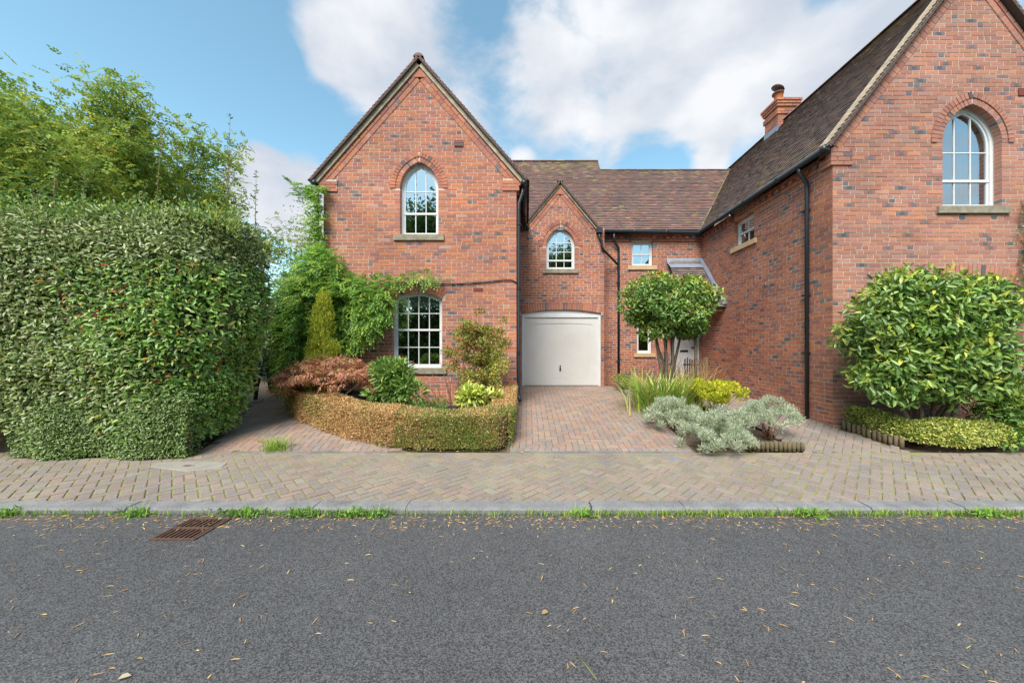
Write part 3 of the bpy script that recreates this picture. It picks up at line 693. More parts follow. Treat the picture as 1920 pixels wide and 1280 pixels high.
# gutters, pipes, cable of the left house
def gutter(h, pts, r=.056):
    m = MB(); tube(m, pts, r, 12); o = m.build('gutter', 'black', h, True)
    d = [Vector(a) for a in pts]
    b = MB()
    for p, q in zip(d, d[1:]):
        n = max(1, int((q - p).length / .9))
        for i in range(n + 1):
            c = p + (q - p) * ((i + .02) / (n + .04)); x = (q - p).normalized() * .035
            b = MB(); tube(b, [tuple(c - x), tuple(c + x)], r + .009, 12); b.build('gutter_bracket', 'black', o, True)
    return o
def pipe(h, pts, r=.034, clips=()):
    o = tubep('downpipe', 'black', h, pts, r, 12)
    for x, y, z in clips: b = MB(); tube(b, [(x, y, z - .03), (x, y, z + .03)], r + .01, 12); box(b, x - .055, x + .055, y + r - .005, y + r + .03, z - .015, z + .015); b.build('pipe_clip', 'black', o)
    return o
gutter(HL, [(-.06, 7.54, 5.16), (-.06, 10.5, 5.16)]); gutter(HL, [(-4.58, 7.54, 5.16), (-4.58, 14, 5.16)])
pipe(HL, [(-.08, 7.68, 5.12), (-.10, 7.68, 4.98), (-.175, 7.66, 4.75), (-.18, 7.66, 4.6), (-.18, 7.66, .62), (-.165, 7.62, .52), (-.15, 7.56, .47)], .036, [(-.18, 7.66, 4.3), (-.18, 7.66, 2.9), (-.18, 7.66, 1.5)])
tubep('cable', 'black', HL, [(-3.0, 7.60, 3.02), (-2.3, 7.60, 2.98), (-1.55, 7.60, 2.99), (-.9, 7.60, 3.03), (-.5, 7.60, 3.075), (-.32, 7.60, 3.07), (-.2, 7.61, 3.0)], .013, 6)
m = MB(); box(m, 2.0, 2.17, 10.06, 10.2, 4.90, 5.05); hp = m.build('hopper_head', 'black', HL)
pipe(HL, [(2.08, 10.13, 4.92), (2.08, 10.13, 4.78), (2.15, 10.13, 4.68), (2.15, 10.13, 4.52), (2.2, 10.13, 4.42), (2.75, 10.72, 4.15)], .036)
gutter(HL, [(-.15, 10.12, 5.0), (.02, 10.12, 5.04)], .05)

# ---- right house: gabled wing, entrance range
HR = thing('brick_house', 'red brick house with steep gabled wing, chimney and recessed white front door', 'house', (7.7, 8, .25))
pr = Plane((5.36, 6.17), (1, 0)); CR = 2.39
oRU = Op('point', 2.44, .52, 4.08, 5.20, .68, .195); oRD = Op('seg', 2.44, .90, 1.26, 2.66, .20, .215)
baseR = lambda z: (0, 4.78) if z < 5.25 else (CR - (8.36 - z) / 1.3, CR + (8.36 - z) / 1.3)
wall(HR, pr, baseR, .1, 8.36, [oRU, oRD], PR, 300, lambda px, py: -5 < py < 480 and px < 1925)
window(HR, pr, oRU, 3, [5.10], 4.59, 'stone', .115, .11, .12, fr=.055, curtain=[(2.5, 2.9), (1.98, 2.12)])
window(HR, pr, oRD, 6, [1.75, 2.45], 2.05, 'stone', .1, .1, .12, blind=2.5)
psd = Plane((5.36, 10.8), (0, -1)); oS = Op('rect', 2.10, .40, 4.17, 4.83)
wall(HR, psd, lambda z: (0, 4.63), .1, 5.06, [oS], PS)
window(HR, psd, oS, 2, [], 4.50, 'sand', .1, .1, .11, curtain=[(1.75, 2.45)])
verge(HR, pr, CR, 8.50, 2.54, 1.3, PR, .06); apex_plug(HR, pr, CR, 8.50, 1.3, PR)
kneeler(HR, pr, -.05, .32, 4.80, 5.10, PR)
cr, sr = 1 / math.hypot(1, 1.3), 1.3 / math.hypot(1, 1.3); LR = 2.55 / cr; XE, ZE = 5.2, 5.09
vk = .923
# left slope: a runs -Y from Y=15, s upslope; keep Y <= 10.62 + (X-5.246)/vk
P = [(0, 0), (8.95, 0), (8.95, LR), (0, LR)]; P = clip(P, -1, -cr / vk, -(15 - 10.62 - (XE - 5.246) / vk))
roof(HR, (XE, 15, ZE), (0, -1, 0), (cr, 0, sr), P, T_TILE_B, 300, mossy=lambda a, s: .02 + (.35 if s > 3.5 and a > 7 else 0) + (.05 if s < .5 else 0))
roof(HR, (10.3, 6.05, ZE), (0, 1, 0), (-cr, 0, sr), [(0, 0), (8.9, 0), (8.9, LR), (0, LR)], T_TILE_B)
ridge(HR, (7.75, 6.05, 8.45), (7.75, 15, 8.45), T_TILE_B + T_MOSS, .1)
roof(HR, (2.75, Y0, Z0), (1, 0, 0), (0, cm, sm), mainpoly(2.75, 9, 13.17, right=(5.246, vk)), T_TILE, 0, mossy=moss)
ridge(HR, (2.75, 13.18, 8.25), (7.7, 13.18, 8.25), T_TILE + T_MOSS, .09)
tubep('valley_moss', 'moss_joint', HR, [(5.25 + vk * t, Y0 + t, Z0 + 1.2 * t + .03) for t in np.linspace(0.05, 2.5, 8)], .022, 6)
m = MB()
for A_ in ([(10.14, 6.17, .1), (10.14, 15, .1), (10.14, 15, 5.2), (10.14, 6.17, 5.2)], [(2.75, 15.7, .1), (10.14, 15.7, .1), (10.14, 15.7, 5.1), (2.75, 15.7, 5.1)], [(2.75, 15.7, 5.1), (7.7, 15.7, 5.1), (7.7, 13.2, 8.2), (2.75, 13.2, 8.2)], [(5.3, 15, 5.1), (10.2, 15, 5.1), (7.75, 15, 8.4)]):
    m.add(A_, [tuple(range(len(A_)))])
m.build('rear_wall', 'mortar', HR)
boxp('air_vent', 'vent', HR, 8.60, 8.80, 6.150, 6.2, 6.02, 6.15)
m = MB()  # unseen dividing walls and floors, added so the rooms stay dark
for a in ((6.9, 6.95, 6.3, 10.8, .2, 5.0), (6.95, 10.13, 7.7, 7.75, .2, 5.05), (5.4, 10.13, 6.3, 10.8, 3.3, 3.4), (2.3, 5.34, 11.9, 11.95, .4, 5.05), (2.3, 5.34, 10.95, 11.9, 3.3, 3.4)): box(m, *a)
m.add([(5.3, 7.72, 5.05), (10.2, 7.72, 5.05), (7.75, 7.72, 8.3)], [(0, 1, 2)]); m.build('light_block', 'dark', HR)
# entrance range
pe = Plane((2.24, 10.8), (1, 0))
oE1 = Op('rect', 1.295, .325, 4.11, 4.86); oE2 = Op('rect', 1.36, .23, 1.43, 2.45); oDr = Op('rect', 2.62, .46, .5, 2.62)
wall(HR, pe, lambda z: (0, 3.12), .45, 5.1, [oE1, oE2, oDr], PS)
window(HR, pe, oE1, 2, [], 4.48, 'sand', .08, .12, .12, blind=4.30)
window(HR, pe, oE2, 1, [], None, 'sand', .08, .1, .11)
corbel(HR, pe, .0, 3.07, 5.08, PS, [(.96, 1.63)])
corbel(HR, psd, .05, 4.55, 5.06, PS, [(1.69, 2.51)])
fd = boxp('front_door', 'white', HR, 4.45, 5.27, 10.90, 10.95, .52, 2.55)
m = MB(); box(m, 4.402, 4.45, 10.87, 10.97, .5, 2.6); box(m, 5.27, 5.318, 10.87, 10.97, .5, 2.6); box(m, 4.45, 5.27, 10.871, 10.97, 2.55, 2.6); m.build('door_frame', 'white', fd)
boxp('letterbox', 'black', fd, 4.74, 4.98, 10.885, 10.905, 1.47, 1.53)
m = MB(); box(m, 5.19, 5.22, 10.88, 10.905, 1.42, 1.68); box(m, 5.08, 5.22, 10.85, 10.88, 1.59, 1.62); m.build('handle', 'black', fd)
boxp('door_pane', 'glass', fd, 4.65, 5.07, 10.893, 10.905, 1.85, 2.4)
# porch lean-to
cp, sp = math.cos(R(49.5)), math.sin(R(49.5))
pr_ = roof(HR, (4.22, 9.50, 2.72), (1, 0, 0), (0, cp, sp), [(0, 0), (1.13, 0), (1.13, 1.98), (.12, 1.98)], T_TILE_B, name='porch_roof')
m = MB(); m.add([(4.28, 10.74, 4.2), (5.36, 10.74, 4.2), (5.36, 10.79, 4.34), (4.28, 10.79, 4.34), (4.3, 10.52, 4.0), (5.36, 10.52, 4.0)], [(0, 1, 2, 3), (4, 5, 1, 0)]); m.build('lead_flashing', 'lead', pr_)
m = MB(); tube(m, [(5.33, 9.46, 2.76), (5.33, 10.78, 4.30)], .055, 6); m.build('lead_flashing', 'lead', pr_)
m = MB(); box(m, 4.25, 5.33, 9.56, 9.64, 2.6, 2.72); box(m, 4.26, 4.33, 9.6, 10.79, 2.6, 2.69); m.add([(4.28, 9.62, 2.66), (4.33, 9.62, 2.66), (4.33, 10.78, 1.9), (4.28, 10.78, 1.9), (4.28, 9.72, 2.66), (4.33, 9.72, 2.66), (4.33, 10.78, 2.0), (4.28, 10.78, 2.0)], BF); m.build('porch_frame', 'wood', pr_)
# gutters and pipes
gutter(HR, [(5.16, 6.08, 5.06), (5.16, 10.56, 5.06), (2.25, 10.56, 5.10)])
pipe(HR, [(5.16, 6.67, 5.02), (5.16, 6.67, 4.93), (5.30, 6.67, 4.72), (5.305, 6.67, 4.6), (5.305, 6.67, .28)], .036)
for z in (4.2, 2.6, 1.5): boxp('pipe_clip', 'black', HR, 5.28, 5.37, 6.64, 6.78, z, z + .03)
pipe(HR, [(2.62, 10.58, 5.06), (2.62, 10.60, 4.85), (2.80, 10.74, 4.62), (2.80, 10.75, 4.5), (2.80, 10.75, .6)], .036, [(2.80, 10.75, 3.6), (2.80, 10.75, 1.2)])
# chimney
def chimney():
    cx0, cx1, cy0, cy1 = 7.50, 8.08, 10.52, 11.08
    m = MB(); box(m, cx0, cx1, cy0, cy1, 7.4, 9.0); ch = m.build('chimney', 'mortar', HR); j = MB(); k = 0; z = 7.45
    while z < 9.02:
        e = .0
        if 8.52 < z < 8.66: e = .035
        if z > 8.74: e = .02 + .022 * int((z - 8.74) / .075 + .5) if z < 8.95 else .045
        x0, x1, y0, y1 = cx0 - e - .006, cx1 + e + .006, cy0 - e - .006, cy1 + e + .006
        u = x0 - (k % 2) * .11
        while u < x1:
            a, b = max(u, x0), min(u + .215, x1)
            if b - a > .02: box(j, a, b, y0, y0 + .09, z + .004, z + .07, random.choice(PL)[0])
            u += .225
        u = y0 + .092 - (k % 2) * .11
        while u < y1:
            a, b = max(u, y0 + .092), min(u + .215, y1)
            if b - a > .02: box(j, x0, x0 + .09, a, b, z + .004, z + .07, random.choice(PL)[0]); box(j, x1 - .09, x1, a, b, z + .004, z + .07, random.choice(PL)[0])
            u += .225
        box(j, x0 + .01, x1 - .01, y1 - .08, y1 - .002, z + .003, z + .069, PL[0][0])
        z += .075; k += 1
    stuff(j.build('brickwork', 'brick', ch))
    m = MB(); tube(m, [(7.72, 10.8, 8.98), (7.72, 10.8, 9.12), (7.72, 10.8, 9.34), (7.72, 10.8, 9.36)], [.16, .13, .115, .14], 14); m.build('chimney_pot', 'terracotta', ch, True)
    m = MB(); tube(m, [(7.70, 10.8, 9.36), (7.70, 10.8, 9.40)], .155, 14); [tube(m, [(7.70 + .1 * dx, 10.8 + .1 * dy, 9.38), (7.72 + .1 * dx, 10.8 + .1 * dy, 9.56)], .01, 5) for dx, dy in ((1, 0), (-1, 0), (0, 1), (0, -1))]
    tube(m, [(7.70, 10.8, 9.54), (7.715, 10.79, 9.58), (7.73, 10.78, 9.61)], [.19, .16, .05], 14); m.build('cowl', 'iron', ch, True)
    m = MB(); m.add([(7.485, 10.45, 8.02), (7.485, 11.12, 8.02), (7.485, 11.12, 8.26), (7.485, 10.45, 8.26), (7.36, 10.45, 7.93), (7.36, 11.12, 7.93)], [(0, 1, 2, 3), (4, 5, 1, 0)]); box(m, 7.44, 8.12, 10.485, 10.515, 7.9, 8.12); m.build('lead_flashing', 'lead', ch)
chimney()

# ------------------------------------------------------------------ vegetation helpers
def nrm(a): return a / np.maximum(np.linalg.norm(a, axis=1, keepdims=True), 1e-9)
def rdir(n): return nrm(RNG.normal(size=(n, 3)))
def pick(palette, n, k=.18):
    c = np.array(palette)[RNG.integers(0, len(palette), n)] * np.array([1.85, 1.78, 1.5])
    return np.clip(c * (1 + RNG.uniform(-k, k, (n, 1))) * (1 + RNG.uniform(-.05, .05, (n, 3))), 0, 1)
def leafmesh(name, Pn, D, Up, L, W, Cc, fold=.22, curl=.12, lobed=False):
    n = len(Pn); D = nrm(D); S = nrm(np.cross(D, Up)); U = np.cross(S, D); L = np.broadcast_to(L, n)[:, None]; W = np.broadcast_to(W, n)[:, None]
    f, c = fold, curl
    v = np.empty((n, 6, 3)); v[:, 0] = Pn
    v[:, 1] = Pn + D * L * .30 + S * W * .42 + U * W * f; v[:, 2] = Pn + D * L * .68 + S * W * .40 + U * (W * f - L * c * .4)
    v[:, 3] = Pn + D * L - U * L * c
    v[:, 4] = Pn + D * L * .68 - S * W * .40 + U * (W * f - L * c * .4); v[:, 5] = Pn + D * L * .30 - S * W * .42 + U * W * f
    me = bpy.data.meshes.new(name); b = (np.arange(n) * 6)[:, None]
    q = np.concatenate([b + np.array([0, 1, 2, 3]), b + np.array([0, 3, 4, 5])], axis=1).reshape(-1, 4)
    return rawmesh(me, v.reshape(-1, 3), q, np.repeat(Cc, 6, axis=0))
def rawmesh(me, v, q, col):
    nv, nf = len(v), len(q); k = q.shape[1]
    me.vertices.add(nv); me.vertices.foreach_set('co', v.astype(np.float32).ravel()); me.loops.add(nf * k); me.loops.foreach_set('vertex_index', q.astype(np.int32).ravel())
    me.polygons.add(nf); me.polygons.foreach_set('loop_start', (np.arange(nf) * k).astype(np.int32)); me.polygons.foreach_set('loop_total', np.full(nf, k, dtype=np.int32))
    at = me.attributes.new('tint', 'FLOAT_COLOR', 'POINT'); a = np.ones((nv, 4), dtype=np.float32); a[:, :3] = col; at.data.foreach_set('color', a.ravel())
    me.update(calc_edges=True); return me
def leaves(parent, Pn, D, Up, L, W, Cc, mat='leaf', name='foliage', nind=0, keep=None, **k):
    Pn = np.asarray(Pn); sel = np.zeros(len(Pn), bool); n = len(Pn); L = np.broadcast_to(L, n); W = np.broadcast_to(W, n)
    if nind:                                      # the nearest, outermost leaves are leaves of their own
        d = np.linalg.norm(Pn - np.array([0, 0, CH]), axis=1) - .0
        idx = np.argsort(d)
        sel[idx[:nind]] = True; cache = []
        for v in range(7):
            c = Cc[idx[v * 5]]; cache.append(leafmesh('leaf', np.zeros((1, 3)), np.array([[0, 1., 0]]), np.array([[0, 0, 1.]]), 1.0, float(W[idx[0]] / L[idx[0]]), np.array([c]), **k)); cache[-1].materials.append(MT[mat])
    o = link(name, leafmesh(name, Pn[~sel], D[~sel], Up[~sel], L[~sel], W[~sel], Cc[~sel], **k), mat, parent); stuff(o)
    if nind:
        Dn = nrm(D); S = nrm(np.cross(Dn, Up)); U = np.cross(S, Dn)
        for j, i in enumerate(np.nonzero(sel)[0]):
            q = bpy.data.objects.new('leaf', cache[j % 7]); COL.objects.link(q); q.parent = o; s, d, u, l, p = S[i], Dn[i], U[i], L[i], Pn[i]
            q.matrix_basis = Matrix(((s[0] * l, d[0] * l, u[0] * l, p[0]), (s[1] * l, d[1] * l, u[1] * l, p[1]), (s[2] * l, d[2] * l, u[2] * l, p[2]), (0, 0, 0, 1)))
    return o
def blobs_pts(blobs, n, shell=.45):
    """points in ellipsoids (x,y,z,rx,ry,rz), mostly near their skins; returns points and outward directions"""
    b = np.array(blobs, float); wt = (b[:, 3] * b[:, 4] * b[:, 5]) ** (2 / 3); i = RNG.choice(len(b), n, p=wt / wt.sum()); d = rdir(n)
    r = 1 - RNG.random(n) ** 1.6 * shell
    return b[i, :3] + d * b[i, 3:] * r[:, None], nrm(d / b[i, 3:])
def lumpy(cx, cy, cz, rx, ry, rz, n=40, size=.34, fill=.85):
    """an uneven crown: small ellipsoids spread over a big one"""
    out = []
    for _ in range(n):
        d = rdir(1)[0]; r = fill * (RNG.random() ** .33); k = size * RNG.uniform(.7, 1.25)
        out.append((cx + d[0] * rx * r, cy + d[1] * ry * r, cz + d[2] * rz * r, rx * k, ry * k * 1.1, rz * k))
    return out
def boxy(cx, cy, cz, rx, ry, rz, n, r, p=4.0, taper=0.0):
    out = []
    while len(out) < n:
        d = RNG.uniform(-1, 1, 3)
        if (np.abs(d) ** p).sum() > 1: continue
        k = r * RNG.uniform(.75, 1.25); out.append((cx + d[0] * rx, cy + d[1] * ry, cz + d[2] * rz, k * 1.15, k, k * .8))
    return out
def stems(parent, base, tops, r0=.03, r1=.008, mat='bark', name='stem', wob=.05, each=True):
    m = MB()
    for t in tops:
        b, t = Vector(base) + Vector((RNG.normal(0, .03), RNG.normal(0, .03), 0)), Vector(t); pts = []
        for i in range(5):
            f = i / 4; p = b.lerp(t, f); w_ = wob * math.sin(math.pi * f); pts.append((p.x + RNG.normal(0, w_ * .4), p.y + RNG.normal(0, w_ * .4), p.z + w_ * .5))
        if each: tubep(name, mat, parent, pts, [r0 + (r1 - r0) * i / 4 for i in range(5)], 6)
        else: tube(m, pts, [r0 + (r1 - r0) * i / 4 for i in range(5)], 5)
    if not each: return m.build(name, mat, parent, True)
def shrub(name, label, cat, base, blobs, n, L, W, palette, mat='leaf', shell=.5, out_w=.8, up_w=.5, rnd=.6, nstem=6, r0=.02, group=None, nind=0, stem_mat='bark', Lv=.25, tipcol=None, **k):
    t = thing(name, label, cat, base, group); P, o = blobs_pts(blobs, n, shell)
    ok = P[:, 2] > gz(base[1]) + .01; P, o = P[ok], o[ok]; n = len(P)
    D = o * out_w + np.array([0, 0, up_w]) + rdir(n) * rnd; Up = o * .9 + np.array([0, 0, .5]) + rdir(n) * .45
    ll = L * (1 + RNG.uniform(-Lv, Lv, n)); C = pick(palette, n)
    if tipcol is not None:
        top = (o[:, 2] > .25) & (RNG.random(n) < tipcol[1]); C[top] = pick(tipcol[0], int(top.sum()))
    leaves(t, P, D, Up, ll, ll * W / L, C, mat, nind=nind, **k)
    b = np.array(blobs); tops = [b[i, :3] for i in RNG.choice(len(b), min(nstem, len(b)), replace=False)]
    if nstem: stems(t, base, tops, r0, r0 * .3, stem_mat)
    return t
def sprays(P, D, nl, L, W, length, droop=.3):
    """pinnate leaves: leaflet positions/directions from spray origins"""
    n = len(P); D = nrm(D); S = nrm(np.cross(D, np.array([0, 0, 1.]) + rdir(n) * .25)); U = np.cross(S, D); PP, DD, UU = [], [], []
    for i in range(nl):
        f = (i // 2 + 1) / (nl / 2); sg = 1 if i % 2 else -1
        PP.append(P + D * length * f - np.array([0, 0, 1.]) * length * droop * f * f + S * .003 * sg)
        DD.append(S * sg * .85 + D * .5 - np.array([0, 0, .18]) if i < nl - 1 else D); UU.append(U)
    return np.concatenate(PP), np.concatenate(DD), np.concatenate(UU)
def branches(base, h, spread, n1, n2, r, lean=(0, 0), zfrac=.3, flat=.5):
    """tree skeleton: returns tubes [(pts, radii)] and twig ends"""
    B = Vector(base); tubes = []; ends = []; top = B + Vector((lean[0], lean[1], h * .8))
    tr = [B.lerp(top, f) + Vector((RNG.normal(0, .06), RNG.normal(0, .06), 0)) * (f > 0) for f in np.linspace(0, 1, 7)]; tubes.append((tr, [r * (1 - .8 * f) for f in np.linspace(0, 1, 7)]))
    for i in range(n1):
        f = zfrac + (1 - zfrac) * (i + .5) / n1; p = B.lerp(top, f); az = i * 2.4 + RNG.uniform(-.4, .4)
        ln = spread * (1.05 - .45 * f) * RNG.uniform(.8, 1.15); d = Vector((math.cos(az), math.sin(az), flat + .5 * f)).normalized()
        pts = [p + d * ln * g + Vector((RNG.normal(0, .08), RNG.normal(0, .08), .12 * ln * g * g)) * (g > 0) for g in np.linspace(0, 1, 5)]
        tubes.append((pts, [r * .42 * (1 - .75 * g) for g in np.linspace(0, 1, 5)]))
        for j in range(n2):
            g = RNG.uniform(.3, 1); q = p + d * ln * g; e = Vector(rdir(1)[0]); e = (d * .6 + e * .8 + Vector((0, 0, .25))).normalized(); l2 = ln * RNG.uniform(.25, .45)
            pp = [q + e * l2 * k + Vector((0, 0, .1 * l2 * k)) for k in np.linspace(0, 1, 4)]; tubes.append((pp, [r * .12, r * .09, r * .06, r * .03])); ends += [pp[-1], pp[-2], pp[1]]
        ends.append(pts[-1])
    return tubes, ends
def tree(name, label, base, h, spread, n1, n2, r, nleaf, L, W, palette, pinnate=False, group=None, lean=(0, 0), clump=.5, zfrac=.3, flat=.5, mat='leaf_matt', keep=None):
    t = thing(name, label, 'tree', base, group); tubes, ends = branches(base, h, spread, n1, n2, r, lean, zfrac, flat)
    m = MB(); tube(m, tubes[0][0], tubes[0][1], 9); m.build('trunk', 'bark', t, True)
    m = MB(); [tube(m, a, b, 5, False) for a, b in tubes[1:]]; stuff(m.build('branches', 'bark', t, True))
    E = np.array([tuple(e) for e in ends]); k = len(E)
    if pinnate:
        ns = nleaf; i = RNG.integers(0, k, ns); P = E[i] + RNG.normal(size=(ns, 3)) * clump * np.array([1, 1, .6]); D = rdir(ns) + np.array([0, 0, .15]); P, D, U = sprays(P, D, 7, L, W, L * 2.8, .35); n = len(P)
        C = np.tile(pick(palette, ns), (7, 1))
    else:
        n = nleaf; i = RNG.integers(0, k, n); P = E[i] + RNG.normal(size=(n, 3)) * clump * np.array([1, 1, .75]); D = rdir(n) - np.array([0, 0, .2]); U = rdir(n) + np.array([0, 0, 1.]); C = pick(palette, n)
    ll = L * RNG.uniform(.75, 1.25, len(P)); leaves(t, P, D, U, ll, ll * W / L, C, mat, name='crown'); return t
def blades(parent, P, az, H, lean, Wd, C, mat='leaf_matt', name='blades', seg=5):
    n = len(P); d = np.stack([np.cos(az), np.sin(az), np.zeros(n)], 1); s = np.stack([-np.sin(az), np.cos(az), np.zeros(n)], 1); v = np.empty((n, seg + 1, 2, 3))
    for i in range(seg + 1):
        f = i / seg; c = P + d * (lean * H * f ** 1.8)[:, None] + np.array([0, 0, 1.]) * (H * (f - .38 * lean * f ** 2.6))[:, None]; w_ = (Wd * (1 - f ** 2.2) * .5 + .0006)[:, None]
        v[:, i, 0] = c - s * w_; v[:, i, 1] = c + s * w_
    b = (np.arange(n) * (seg + 1) * 2)[:, None]; q = np.concatenate([b + np.array([2 * i, 2 * i + 1, 2 * i + 3, 2 * i + 2]) for i in range(seg)], 1).reshape(-1, 4)
    me = rawmesh(bpy.data.meshes.new(name), v.reshape(-1, 3), q, np.repeat(C, (seg + 1) * 2, axis=0)); return stuff(link(name, me, mat, parent))

# ------------------------------------------------------------------ tall hedge at the left: three plants grown into one clipped block
G_GREY = [(.13, .18, .07), (.11, .155, .055), (.17, .215, .095), (.25, .285, .165), (.09, .13, .045), (.16, .205, .06)]
G_GLOSS = [(.095, .175, .04), (.075, .145, .035), (.12, .205, .05), (.15, .22, .05), (.07, .125, .04), (.10, .165, .06)]
G_DARK = [(.06, .115, .04), (.045, .09, .035), (.075, .14, .045), (.095, .155, .05)]
G_YEL = [(.22, .26, .04), (.17, .23, .045), (.28, .28, .05), (.13, .20, .04)]
def hedge_surface(n, zlo, zhi, ulo, uhi, depth):
    """u runs along the clipped face: front (X from -9.2 to -4.85), round corner, then the end face back to Y=7.6"""
    Lf, rc = 4.0, .85; La = rc * math.pi / 2; Le = .25; u = RNG.uniform(ulo, uhi, n); z = RNG.uniform(zlo, zhi, n); P = np.zeros((n, 3)); Nn = np.zeros((n, 3))
    a = u < Lf; P[a, 0] = -9.2 + u[a]; P[a, 1] = 4.86; Nn[a, 1] = -1
    b = (u >= Lf) & (u < Lf + La); th = (u[b] - Lf) / rc; P[b, 0] = -5.2 + rc * np.sin(th); P[b, 1] = 4.86 + rc - rc * np.cos(th); Nn[b, 0] = np.sin(th); Nn[b, 1] = -np.cos(th)
    c = u >= Lf + La; P[c, 0] = -4.35; P[c, 1] = 4.86 + rc + (u[c] - Lf - La); Nn[c, 0] = 1
    # rounded shoulder, tuck-in at the foot, lumps
    f = np.clip((z - 3.05) / .6, 0, 1); tuck = .30 * f ** 2 + .62 * np.clip((2.2 - z) / 2.1, 0, 1) ** 1.2 * np.clip((u - 3.8) / 1.2, 0, 1)
    lump = .07 * np.sin(u * 2.3 + 1.3 * np.sin(z * 2.1)) * np.sin(z * 2.7 + u) + .03 * np.sin(u * 7 + z * 5)
    dd = RNG.random(n) ** 1.7 * depth + tuck - lump
    P -= Nn * dd[:, None]; P[:, 2] = z; Nn[:, 2] = f * .9 + .1
    return P, nrm(Nn), u
UE = 4.0 + .85 * math.pi / 2 + .25
def hedge_leaves(par, P, Nn, L, W, pal_, nind=0, mat='leaf', out=.35, down=-.1):
    n = len(P); D = Nn * out + np.array([0, 0, down]) + rdir(n) * .75; Up = Nn * 1.0 + np.array([0, 0, .5]) + rdir(n) * .4; l = L * RNG.uniform(.7, 1.25, n)
    return leaves(par, P, D, Up, l, l * W / L, pick(pal_, n), mat, nind=nind)
H1 = thing('tall_hedge', 'tall clipped hedge of small grey-green leaves towering over the pavement', 'hedge', (-6.5, 5.6, .07))
P, Nn, u = hedge_surface(62000, .45, 3.66, 0, UE, .30); split = 3.6 + .45 * np.sin(P[:, 2] * 2.2) + RNG.normal(0, .55, len(P)); kz = (u < split) | ((P[:, 2] > 2.75 + RNG.normal(0, .15, len(P))))
hedge_leaves(H1, P[kz], Nn[kz], .072, .033, G_GREY, 300)
n = 20000; P = np.stack([RNG.uniform(-9.2, -4.15, n), RNG.uniform(5.0, 7.6, n), 3.50 + RNG.random(n) ** 2.5 * .26 + .05 * RNG.normal(size=n)], 1)     # the soft top
P[:, 2] -= .3 * np.clip((P[:, 0] + 4.8) / .7, 0, 1) ** 2; P = P[P[:, 0] < -.81 * P[:, 1]]; n = len(P)
D = rdir(n) * .6 + np.array([0, 0, .9]); leaves(H1, P, D, rdir(n) + np.array([0, -.6, .6]), .062, .03, pick(G_YEL + G_GLOSS + G_GREY, n), 'leaf_matt', name='top_growth')
m = MB(); box(m, -9.2, -5.65, 5.35, 6.9, .05, 3.25); m.build('solid_core', 'bark', H1)  # solid block added inside the hedge to stop see-through
m = MB()
for _ in range(420):
    q, qn, qu = hedge_surface(1, .5, 3.3, 0, UE, .05); p = Vector(q[0]) - Vector(qn[0]) * .3; e = Vector(q[0]) - Vector(qn[0]) * .03 + Vector(rdir(1)[0]) * .25; tube(m, [p, p.lerp(e, .5) + Vector(rdir(1)[0]) * .03, e], [.008, .006, .003], 4, False)
stuff(m.build('twigs', 'stem', H1))
for px, yb, yt, hh in ((95, 5.6, 5.6, 4.5), (150, 5.5, 5.5, 4.35), (290, 5.7, 5.7, 5.2), (262, 5.9, 5.9, 4.2), (425, 5.8, 5.8, 5.45), (478, 6.6, 6.6, 4.95)):
    x = (px - VX) * yb / F; x2 = x + .06 * random.uniform(-1, 1.6); sh_ = tubep('shoot', 'stem', H1, [(x, yb, 3.2), ((x + x2) / 2 + .02, yb, (3.2 + hh) / 2), (x2 + .05, yb, hh)], [.008, .006, .002], 5)
    n = 70; f = RNG.random(n); P = np.stack([x + (x2 + .05 - x) * f, np.full(n, yb), 3.3 + (hh - 3.3) * f], 1); l = leafmesh('shoot_leaves', P, rdir(n) + np.array([0, 0, .4]), rdir(n), .06 * RNG.uniform(.6, 1.2, n), .024, pick(G_DARK + G_GREY, n)); stuff(link('shoot_leaves', l, 'leaf_matt', sh_))
H2 = thing('laurel_shrub', 'glossy broad-leaved shrub with red-tinged leaves merging with end of hedge', 'shrub', (-5.35, 5.7, .1))
P, Nn, u = hedge_surface(40000, .30, 3.45, 2.0, UE, .34); split = 3.6 + .45 * np.sin(P[:, 2] * 2.2) + RNG.normal(0, .55, len(P)); kz = (u > split) & (P[:, 2] < 2.85) & ~((P[:, 2] > 1.75) & (P[:, 2] < 2.3) & (np.abs(u - 4.7) < .4) & (RNG.random(len(P)) < .75))
hedge_leaves(H2, P[kz], Nn[kz], .092, .036, [tuple(1.3 * v for v in c_) for c_ in G_GLOSS] * 8 + [(.26, .06, .02), (.28, .17, .03), (.22, .22, .05), (.25, .25, .05)], 300, out=.4, down=.05)
m = MB(); tube(m, [(-5.35, 5.7, .05), (-5.3, 5.75, 1.2), (-5.2, 5.8, 2.9)], [.08, .06, .03], 8); tube(m, [(-5.35, 5.7, .6), (-5.0, 5.6, 1.6), (-4.85, 5.5, 2.5)], [.045, .03, .015], 6)
for _ in range(160):
    q, qn, qu = hedge_surface(1, .7, 3.0, 3.6, UE, .05); p = Vector((-5.2, 5.75, q[0][2] - .2)); e = Vector(q[0]) - Vector(qn[0]) * .10; tube(m, [p, p.lerp(e, .5) + Vector(rdir(1)[0]) * .06, e], [.014, .009, .004], 4, False)
stuff(m.build('branches', 'bark', H2, True))
H3 = thing('ground_shrub', 'low dark fine-leaved shrub skirting the foot of tall hedge', 'shrub', (-6.3, 4.8, .07))
n = 24000; x = RNG.uniform(-7.25, -4.78, n); z = .07 + RNG.random(n) ** 1.2 * (.70 + .05 * np.sin(x * 3.3) + .25 * RNG.random(n)); bul = .04 * np.sin(np.clip((z - .05) / .8, 0, 1) * math.pi) ** .7; y = 4.90 - bul + RNG.random(n) ** 1.7 * .3 + .05 * np.sin(x * 5)
